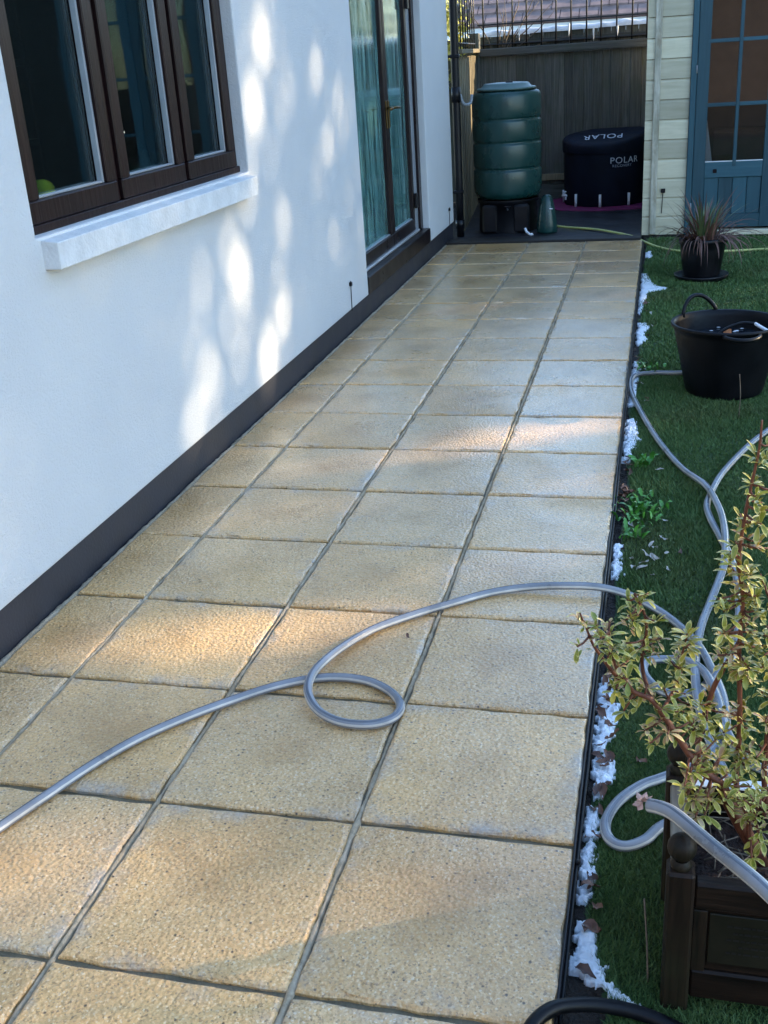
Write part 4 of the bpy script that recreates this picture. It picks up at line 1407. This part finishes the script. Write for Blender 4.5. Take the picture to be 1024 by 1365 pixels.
ROS = [(1.402, 0.27, 0.614), (1.426, 0.27, 0.594), (1.449, 0.26, 0.578), (1.454, 0.27, 0.529), (1.473, 0.27, 0.549), (1.441, 0.26, 0.601), (1.495, 0.33, 0.59), (1.505, 0.33, 0.559), (1.484, 0.3, 0.549), (1.525, 0.34, 0.555), (1.554, 0.36, 0.524), (1.566, 0.36, 0.547), (1.544, 0.36, 0.471), (1.56, 0.36, 0.48), (1.489, 0.28, 0.483), (1.475, 0.27, 0.48), (1.532, 0.27, 0.46), (1.557, 0.3, 0.438), (1.515, 0.26, 0.431), (1.54, 0.25, 0.426), (1.577, 0.34, 0.426), (1.583, 0.3, 0.42), (1.609, 0.36, 0.416), (1.621, 0.3, 0.389), (1.596, 0.27, 0.385), (1.609, 0.27, 0.353), (1.631, 0.3, 0.36), (1.591, 0.25, 0.351), (1.573, 0.23, 0.348), (1.61, 0.23, 0.322), (1.586, 0.22, 0.321), (1.635, 0.25, 0.325), (1.656, 0.34, 0.434), (1.643, 0.34, 0.417), (1.667, 0.32, 0.415), (1.659, 0.33, 0.349), (1.679, 0.32, 0.354), (1.672, 0.3, 0.354), (1.64, 0.27, 0.341), (1.678, 0.3, 0.334), (1.636, 0.34, 0.756), (1.652, 0.35, 0.776), (1.625, 0.34, 0.72), (1.645, 0.34, 0.698), (1.659, 0.33, 0.687), (1.671, 0.34, 0.739), (1.626, 0.33, 0.637), (1.646, 0.34, 0.603), (1.661, 0.34, 0.634), (1.646, 0.34, 0.564), (1.673, 0.33, 0.554), (1.628, 0.35, 0.528), (1.637, 0.34, 0.513), (1.67, 0.33, 0.488), (1.642, 0.34, 0.658), (1.685, 0.34, 0.552), (1.658, 0.34, 0.843), (1.667, 0.34, 0.881), (1.668, 0.34, 0.806), (1.703, 0.34, 0.408), (1.711, 0.33, 0.355), (1.688, 0.22, 0.324), (1.666, 0.22, 0.307), (1.698, 0.2, 0.322), (1.688, 0.19, 0.291), (1.673, 0.22, 0.341), (1.466, 0.33, 0.628), (1.481, 0.33, 0.635), (1.703, 0.33, 0.531), (1.713, 0.33, 0.46), (1.675, 0.35, 0.574), (1.659, 0.32, 0.519), (1.619, 0.33, 0.582), (1.683, 0.35, 0.658)]
def leaf_mesh(name, L, W, curl, mats):
    n = 5
    vs = []; fs = []; mi = []
    for i in range(n + 1):
        t = i / n
        wv = W * (math.sin(PI * min(1, t * .86 + .08)) ** .9) * (1 if i < n else .12) * (.45 + .65 * t if t < .75 else 1.0)
        zc = curl * t * t * L
        for s_i, s in enumerate((-1, -.74, 0, .74, 1)):
            vs.append((t * L, s * wv * .5, -zc + abs(s) * wv * .16))
    for i in range(n):
        for k in range(4):
            a = i * 5 + k
            fs.append((a, a + 1, a + 6, a + 5)); mi.append(1 if k in (0, 3) or i == n - 1 else 0)
    mb = MB()
    mb.v = vs; mb.f = fs; mb.mi = mi; mb.sm = [True] * len(fs)
    return mb.mesh(name, mats), mb
LM = [leaf_mesh('leaf', .038, .0175, c, [LEAFG, LEAFY]) for c in (.1, .35, .6)] + [leaf_mesh('leaf', .034, .0155, c, [LEAFP, LEAFY]) for c in (.2, .55)] + [leaf_mesh('leaf', .036, .018, .3, [LEAFG, LEAFG])]
leaves = []
ROS2 = list(ROS)
for (rx, ry, rz_) in ROS:
    for _ in range(2):
        ROS2.append((rx + random.uniform(-.022, .022), ry + random.uniform(-.035, .03), rz_ + random.uniform(-.03, .022)))
for (rx, ry, rz_) in ROS2:
    c = Vector((rx, ry, rz_))
    near = min(allp, key=lambda q: (Vector(q) - c).length)
    ax = (c - Vector(near))
    if ax.length > .012:
        b0 = Vector(near)
        MB().tube([b0, b0.lerp(c, .5) + Vector((0, 0, -.003)), c], [.0022, .0018, .0015], 6).build('twig', STEM, sh)
    ax = (ax.normalized() if ax.length > 1e-4 else Vector((0, 0, 1))) * .5 + Vector((random.uniform(-.3, .3), random.uniform(-.6, .1), .75))
    ax.normalize()
    small = random.random() < .3
    pink = random.random() < .22
    n = random.randint(5, 10)
    q = ax.to_track_quat('Z', 'Y')
    for k in range(n):
        a = k * 2.4 + random.uniform(-.6, .6)
        lift = random.uniform(-.3, .95) if k < n - 3 else random.uniform(.8, 1.25)
        d = q @ Vector((math.cos(a) * math.cos(lift), math.sin(a) * math.cos(lift), math.sin(lift)))
        rq = d.to_track_quat('X', 'Z')
        s = random.uniform(.36, .76) * (.75 if small else 1)
        mi_ = random.choice((3, 4)) if pink else random.choice((0, 0, 1, 1, 2, 5))
        leaves.append((c + d * .003 - ax * .022 * random.random(), rq, s, mi_))
leaves.sort(key=lambda l: (l[0] - CAM).length / l[2])
rest = MB()
for i, (p, rq, s, mi_) in enumerate(leaves):
    if i < 300:
        o = linkobj('leaf', LM[mi_][0], sh)
        o.location = p - wloc(sh)
        o.rotation_mode = 'QUATERNION'
        o.rotation_quaternion = rq
        o.scale = (s, s, s)
    else:
        src = LM[mi_][1]
        vs = [p + rq @ (Vector(v) * s) for v in src.v]
        base = len(rest.v)
        rest.v += [tuple(v) for v in vs]
        rest.f += [tuple(base + j for j in f) for f in src.f]
        rest.mi += [(m_ if mi_ != 3 and mi_ != 4 else (2 if m_ == 0 else 1)) for m_ in src.mi]
        rest.sm += src.sm
o = rest.build('foliage', [LEAFG, LEAFY, LEAFP], sh)
o['kind'] = 'stuff'

# ================================================================== EDGE DETAILS
def snow_patch(poly_y, label, seed):
    """poly_y: list of (y, x_left, x_right)"""
    ys = [p[0] for p in poly_y]
    xl = [p[1] for p in poly_y]; xr = [p[2] for p in poly_y]
    y0, y1 = min(ys), max(ys)
    step = .0028 if y0 < 3 else .008
    order = np.argsort(ys)
    ys_ = np.array(ys)[order]; xl_ = np.array(xl)[order]; xr_ = np.array(xr)[order]
    X0, X1 = xl_.min() - .004, xr_.max() + .008
    nx = int((X1 - X0) / step) + 1; nyy = int((y1 - y0) / step) + 1
    H = {}
    vs = []
    for j in range(nyy + 1):
        y = y0 + j * step
        a = np.interp(y, ys_, xl_); b = np.interp(y, ys_, xr_)
        for i in range(nx + 1):
            x = X0 + i * step
            e = min(x - a, b - x, (y - y0) * .8 + .002, (y1 - y) * .8 + .002)
            e += -.003 + .014 * nz(x * 34, y * 34, seed) + .014 * nz(x * 95, y * 70, seed) + .010 * nz(x * 230, y * 230, seed)
            if e > 0:
                H[(i, j)] = len(vs)
                vs.append((x, y, -.042 + min(.009, .003 + e * .5) + .005 * nz(x * 70, y * 70, seed + 3) + .004 * nz(x * 210, y * 210, seed + 5)))
    fs = []
    for (i, j), k in list(H.items()):
        q = [(i, j), (i + 1, j), (i + 1, j + 1), (i, j + 1)]
        if all(t in H for t in q):
            fs.append([H[t] for t in q])
    # skirt to the ground
    from collections import Counter
    ec = Counter()
    for f in fs:
        for a, b in zip(f, f[1:] + f[:1]): ec[(a, b)] += 1
    ring = {}
    for (a, b) in list(ec):
        if (b, a) not in ec:
            for t in (a, b):
                if t not in ring:
                    ring[t] = len(vs); x, y, z = vs[t]; vs.append((x, y, -.05))
            fs.append([b, a, ring[a], ring[b]])
    used = sorted({t for f in fs for t in f})
    mp = {t: i for i, t in enumerate(used)}
    MB().add([vs[t] for t in used], [tuple(mp[t] for t in f) for f in fs], 0, True).build_top('snow_patch', SNOW, label, 'snow', 'melting snow along the lawn edge')
E0 = 1.385
snow_patch([(1.17, E0, 1.425), (1.08, E0, 1.437), (.98, E0, 1.447), (.90, E0, 1.437), (.84, E0, 1.42)], 'widest snow patch below the shrub branch at the patio edge', 1.3)
snow_patch([(.835, E0 + .01, 1.425), (.80, E0 + .006, 1.45), (.76, E0 + .008, 1.452), (.70, E0 + .01, 1.43), (.66, E0, 1.425)], 'snow patch at the slab edge beside the brown leaves near the planter', 2.9)
snow_patch([(.63, E0, 1.418), (.56, E0, 1.428), (.50, E0, 1.420), (.42, E0, 1.422), (.34, E0, 1.416)], 'thin strip of snow along the edging left of the curled hose', 4.1)
snow_patch([(.30, E0, 1.418), (.25, E0, 1.435), (.21, E0, 1.443), (.17, E0 + .004, 1.45), (.145, 1.43, 1.475), (.125, 1.46, 1.505), (.105, 1.49, 1.53)], 'snow patch nearest the camera trailing off toward the planter foot', 5.7)
snow_patch([(3.30, E0, 1.42), (3.15, E0, 1.445), (3.05, E0, 1.455), (2.92, E0, 1.43), (2.78, E0, 1.42)], 'snow wedge at the slab edge beside the sunny streak', 7.7)
snow_patch([(4.25, E0 + .004, 1.43), (4.0, E0 + .004, 1.43), (3.75, E0, 1.43), (3.5, E0, 1.425)], 'snow sliver where the lawn hose bends at the patio edge', 8.2)
snow_patch([(6.6, E0, 1.43), (6.35, E0, 1.46), (6.15, E0, 1.50), (6.08, E0 + .01, 1.585), (5.98, E0, 1.45), (5.6, E0, 1.43), (5.35, E0, 1.42)], 'long ragged snow patch left of the flower pot', 9.9)
snow_patch([(7.50, 1.405, 1.45), (7.35, 1.40, 1.46), (7.22, 1.405, 1.44)], 'small far snow patch beside the yellow hose', 10.4)
snow_patch([(2.0, E0, 1.412), (1.93, E0, 1.425), (1.86, E0, 1.418), (1.79, E0, 1.43), (1.74, E0, 1.415)], 'small snow bits beside the weeds at the lawn edge', 12.4)
snow_patch([(5.1, E0 + .004, 1.45), (4.98, E0 + .01, 1.47), (4.86, E0 + .004, 1.44), (4.72, E0 + .01, 1.46), (4.6, E0 + .004, 1.43)], 'scattered snow crumbs at the slab edge level with the black tub', 14.1)

# dead leaves lying along the edge
def dead_mesh(L, W, seed, mat):
    r = random.Random(seed)
    vs = []; fs = []
    n = 6
    for i in range(n + 1):
        t = i / n
        wv = W * math.sin(PI * (t * .9 + .06)) * r.uniform(.75, 1.15)
        for s in (-1, 0, 1):
            vs.append(((t - .5) * L, s * wv / 2 + .003 * math.sin(t * 5), .004 + .010 * math.sin(t * 4 + seed) * t + abs(s) * W * r.uniform(.05, .4)))
    for i in range(n):
        for k in range(2):
            a = i * 3 + k
            fs.append((a, a + 1, a + 4, a + 3))
    return MB().add(vs, fs, 0, True).mesh('dead_leaf', mat)
DM = [dead_mesh(.045, .022, 1, DEADL), dead_mesh(.038, .026, 2, DEADL), dead_mesh(.05, .016, 3, DEADL), dead_mesh(.042, .020, 4, DEADL)]
DP = [dead_mesh(.04, .014, 5, PALEL), dead_mesh(.045, .018, 6, PALEL)]
def scatter(n, y0, y1, x0, x1, meshes, label, group):
    for k in range(n):
        o = piece('dead_leaf', random.choice(meshes), None, (random.uniform(x0, x1), random.uniform(y0, y1), -.034 + random.uniform(-.004, .006)),
                  (random.uniform(-.4, .4), random.uniform(-.4, .4), random.uniform(0, 6.28)), (random.uniform(.55, 1.0),) * 3)
        tag(o, label, 'leaf', group)
scatter(34, .15, 1.2, 1.402, 1.435, DM, 'curled brown dead leaf lying in the snow strip at the near patio edge', 'dead leaves at the near patio edge')
scatter(22, 2.2, 2.8, 1.40, 1.43, DM, 'reddish brown dead leaf in the gutter beside the green weeds', 'dead leaves by the weeds')
scatter(16, 3.4, 5.6, 1.40, 1.48, DM + DP, 'small dry leaf at the lawn edge level with the black tub', 'dry leaves at the lawn edge')
scatter(16, 1.75, 2.2, 1.42, 1.56, DP, 'pale dry leaf lying on the turf below the green weeds', 'pale leaves below the weeds')
scatter(7, 1.9, 2.8, 1.72, 1.95, DP, 'pale curled leaf on the lawn beside the twisted hoses', 'pale leaves beside the hoses')
for (xx, yy, mm, lab) in ((1.50, .80, 1, 'brown star shaped leaf on the turf right of the widest snow'), (.862, 1.235, 3, 'small red brown leaf on the slab joint under the hose'), (1.53, 2.66, 0, 'pale greenish fallen leaf on the turf beside the weeds'),
                          (1.60, 1.93, 2, 'dark dry leaf curl on the lawn left of the shrub')):
    o = piece('dead_leaf', (DP if 'pale' in lab else DM)[mm], None, (xx, yy, -.03 if xx > 1.4 else .002), (.1, .1, random.uniform(0, 6)), (.8, .8, .8) if xx > 1.4 else (.5, .5, .6))
    tag(o, lab, 'leaf')
# lumps of soil and leaf mould between slabs and turf
vs = []; fs = []
N = 500
for i in range(N + 1):
    y = -1.4 + i * 9.6 / N
    R1 = lawn_left(y) + .02
    for k in range(7):
        t = k / 6
        xx = 1.380 + (R1 - 1.380) * t
        vs.append((xx, y, -.050 + .012 * nz(xx * 50, y * 50, 1) + .010 * nz(xx * 17, y * 17, 3) - .01 * (k == 6) ))
for i in range(N):
    for k in range(6):
        a = i * 7 + k
        fs.append((a, a + 1, a + 8, a + 7))
tag(MB().add(vs, fs, 0, False).build('edge_soil', SOIL), kind='structure')
# weeds
wl_ = MB()
def weed_leaf(L, W, lob, seed):
    r = random.Random(seed)
    n = 8
    vs = []; fs = []
    for i in range(n + 1):
        t = i / n
        wv = W * math.sin(PI * min(1, t * .8 + .18)) * (1 - .45 * lob * (i % 2)) * (1 if i < n else .1)
        z = .35 * L * math.sin(t * 2.2)
        for s in (-1, 0, 1):
            vs.append((t * L, s * wv / 2, z + abs(s) * wv * .12))
    for i in range(n):
        for k in range(2):
            a = i * 3 + k
            fs.append((a, a + 1, a + 4, a + 3))
    return MB().add(vs, fs, 0, True).mesh('leaf', WEED)
WM = [weed_leaf(.075, .026, .8, 1), weed_leaf(.06, .022, .5, 2), weed_leaf(.05, .028, .3, 3)]
def weed(x, y, n, sp, sc, lab):
    t = thing('weed', (x, y, -.046), lab, 'weed', 'weeds at the lawn edge')
    for k in range(n):
        a = random.uniform(0, 2 * PI)
        rr = random.uniform(0, sp)
        b = random.uniform(0, 2 * PI)
        s = sc * random.uniform(.6, 1.15)
        piece('leaf', random.choice(WM), t, (x + rr * math.cos(b) * .7, y + rr * math.sin(b), -.042 + random.uniform(0, .02)), (random.uniform(-.5, .5), random.uniform(-.9, .1), a), (s, s, s))
weed(1.465, 2.27, 95, .15, .62, 'bright green leafy weed clump beside the patio edge left of the hoses')
weed(1.445, 2.05, 16, .06, .6, 'low green weed just nearer than the big leafy clump')
weed(1.47, 4.10, 26, .12, .75, 'small green weed where the lawn hose turns at the patio edge')
weed(1.47, 2.72, 14, .06, .9, 'sparse green weed with long leaves beside the snow wedge')
weed(1.66, -.02, 14, .07, .55, 'tiny yellow green seedling weed in front of the wooden planter')
# thin grass stalks near the planter
for (pts, lab) in (([(1.524, .17, -.04), (1.520, .19, .03), (1.513, .22, .10)], 'single dry straw stalk standing by the left side of the planter'), ([(1.86, 3.35, -.04), (1.862, 3.37, .06), (1.855, 3.40, .14)], 'single pale dry stalk standing on the lawn in front of the black tub')):
    MB().tube(spline(pts, 4), .0018, 5).build_top('dry_stalk', TWIG, lab, 'stalk')

# ================================================================== TREES TO THE RIGHT (they filter the low sun)
GAPS = []   # (point, half width, half height, leaves left, soft pad): openings cut in the crowns to place the sun patches
rg = random.Random(5)
def opening(y, z, sy, sz, n):
    for _ in range(n):
        GAPS.append((-.25, rg.gauss(y, sy), rg.gauss(z, sz), rg.uniform(.025, .07), rg.uniform(.06, .15), rg.uniform(.22, .46), .03))
for a_ in ((2.46, .25, .055, .13, 9), (2.72, .20, .05, .11, 7), (2.60, .62, .06, .10, 5), (2.86, .62, .06, .14, 9), (3.10, .62, .035, .13, 4), (3.62, .60, .04, .12, 5), (3.25, .84, .09, .05, 4), (3.85, 1.50, .22, .17, 26), (3.45, 1.40, .06, .16, 8), (3.36, .25, .05, .08, 3)):
    opening(*a_)
for g_ in ((1.04, 2.97, .10, .14), (1.19, 3.14, .03, .09), (.70, 2.80, .07, .08), (.39, 2.63, .07, .075), (.28, 2.09, .07, .065), (.17, 1.14, .10, .06), (.53, 1.19, .11, .045), (.68, 1.25, .09, .035), (.36, .17, .10, .06), (.20, .27, .09, .06), (.15, 1.19, .05, .03)):
    GAPS.append((g_[0], g_[1], 0, g_[2], g_[3], .02, .05))
for g_ in ((1.52, .30, .52, .11, .15), (1.64, .34, .78, .10, .17), (1.62, .30, .40, .09, .07)):
    GAPS.append((*g_, .10, .05))
sh_ = Vector((SUN.x, SUN.y, 0)).normalized()
eu = np.array([-sh_.y, sh_.x, 0.0])
sv = np.array(SUN)
ev = np.cross(sv, eu); ev = ev if ev[2] > 0 else -ev
def gap_mask(C):
    keep = np.ones(len(C), bool)
    rr_ = rng.random(len(C))
    for (gx, gy, gz, ru, rv, fl_, pad) in GAPS:
        d = C - np.array([gx, gy, gz])
        a = d @ eu; b = d @ ev
        wob = np.sin(a * 37 + gy * 9 + 1.3 * np.sin(b * 13)) + np.sin(b * 23 - a * 17 + gy * 5)
        q = np.sqrt((a / (ru + pad)) ** 2 + (b / (rv + pad)) ** 2) + .10 * wob
        keep &= rr_ < np.clip((q - .5) / (.5 if gx > 0 else .85), 0, 1) * (1 - fl_) + fl_
    return keep
TL = ['dense dark conifer hedge tree right of the lawn level with the planter', 'dense dark conifer hedge tree right of the lawn level with the window', 'dense dark conifer hedge tree right of the lawn level with the black tub', 'dense dark conifer hedge tree right of the lawn level with the doors', 'dense dark conifer hedge tree right of the lawn beside the shed']
for k in range(5):
    cc = np.array([.6, 3.2, 0]) + 13.0 * np.array(sh_) + eu * (-4.7 + 2.35 * k)
    t = thing('conifer_tree', (cc[0], cc[1], -.075), TL[k], 'tree', 'conifers right of the lawn')
    def fn(n):
        u = rng.uniform(-1.3, 1.3, n); v = rng.uniform(-.75, .75, n); zz = rng.uniform(.05, 12.0, n)
        taper = 1 - np.clip((zz - 7.5) / 4.5, 0, 1) * .75
        P = cc[None, :] + eu[None, :] * (u * taper)[:, None] + np.array(sh_)[None, :] * (v * taper)[:, None]
        P[:, 2] = zz
        return P[gap_mask(P)]
    leaf_cloud(21000, fn, .105, HEDGEL, 'crown', t)
    MB().tube([(cc[0], cc[1], -.075), (cc[0], cc[1], 1.5), (cc[0], cc[1], 9.5)], [.16, .13, .03], 10).build('trunk', BARK, t)

def hedge(name, cx, cy, sx, sy, h, n, size, lab, cat='hedge'):
    t = thing(name, (cx, cy, -.075), lab, cat)
    def fn(n):
        P = np.stack([rng.uniform(-sx, sx, n), rng.uniform(-sy, sy, n), rng.random(n) ** .9 * h], 1)
        tp = 1 - np.clip((P[:, 2] / h - .45) / .6, 0, 1) * (.9 if cat == 'tree' else .1)
        P[:, 0] = cx + P[:, 0] * tp; P[:, 1] = cy + P[:, 1] * tp
        return P
    leaf_cloud(n, fn, size, HEDGEL, 'crown', t)
    MB().tube([(cx, cy, -.075), (cx, cy, h * .5), (cx, cy, h * .9)], [.08, .06, .02], 8).build('trunk', BARK, t)
gw = thing('reflection_wall', (1.0, -11.0, -.075), 'unseen reddish brown brick wall added behind the camera for the pane reflections', 'wall')  # unseen wall, added to fill the reflections in shed and window panes
bxp('brickwork', BRICK, gw, -8, 10, -11.25, -11.0, -.075, 4.4)
bxp('coping', FASCIA, gw, -8, 10, -11.29, -10.96, 4.403, 4.47)
hedge('evergreen_tree', 2.12, 14.5, .62, .6, 3.3, 4200, .06, 'small dark evergreen just beyond the fence behind the shed', 'tree')
hedge('evergreen_tree', 2.75, 17.0, .75, .7, 3.7, 4200, .07, 'taller dark evergreen farther beyond the fence behind the shed', 'tree')
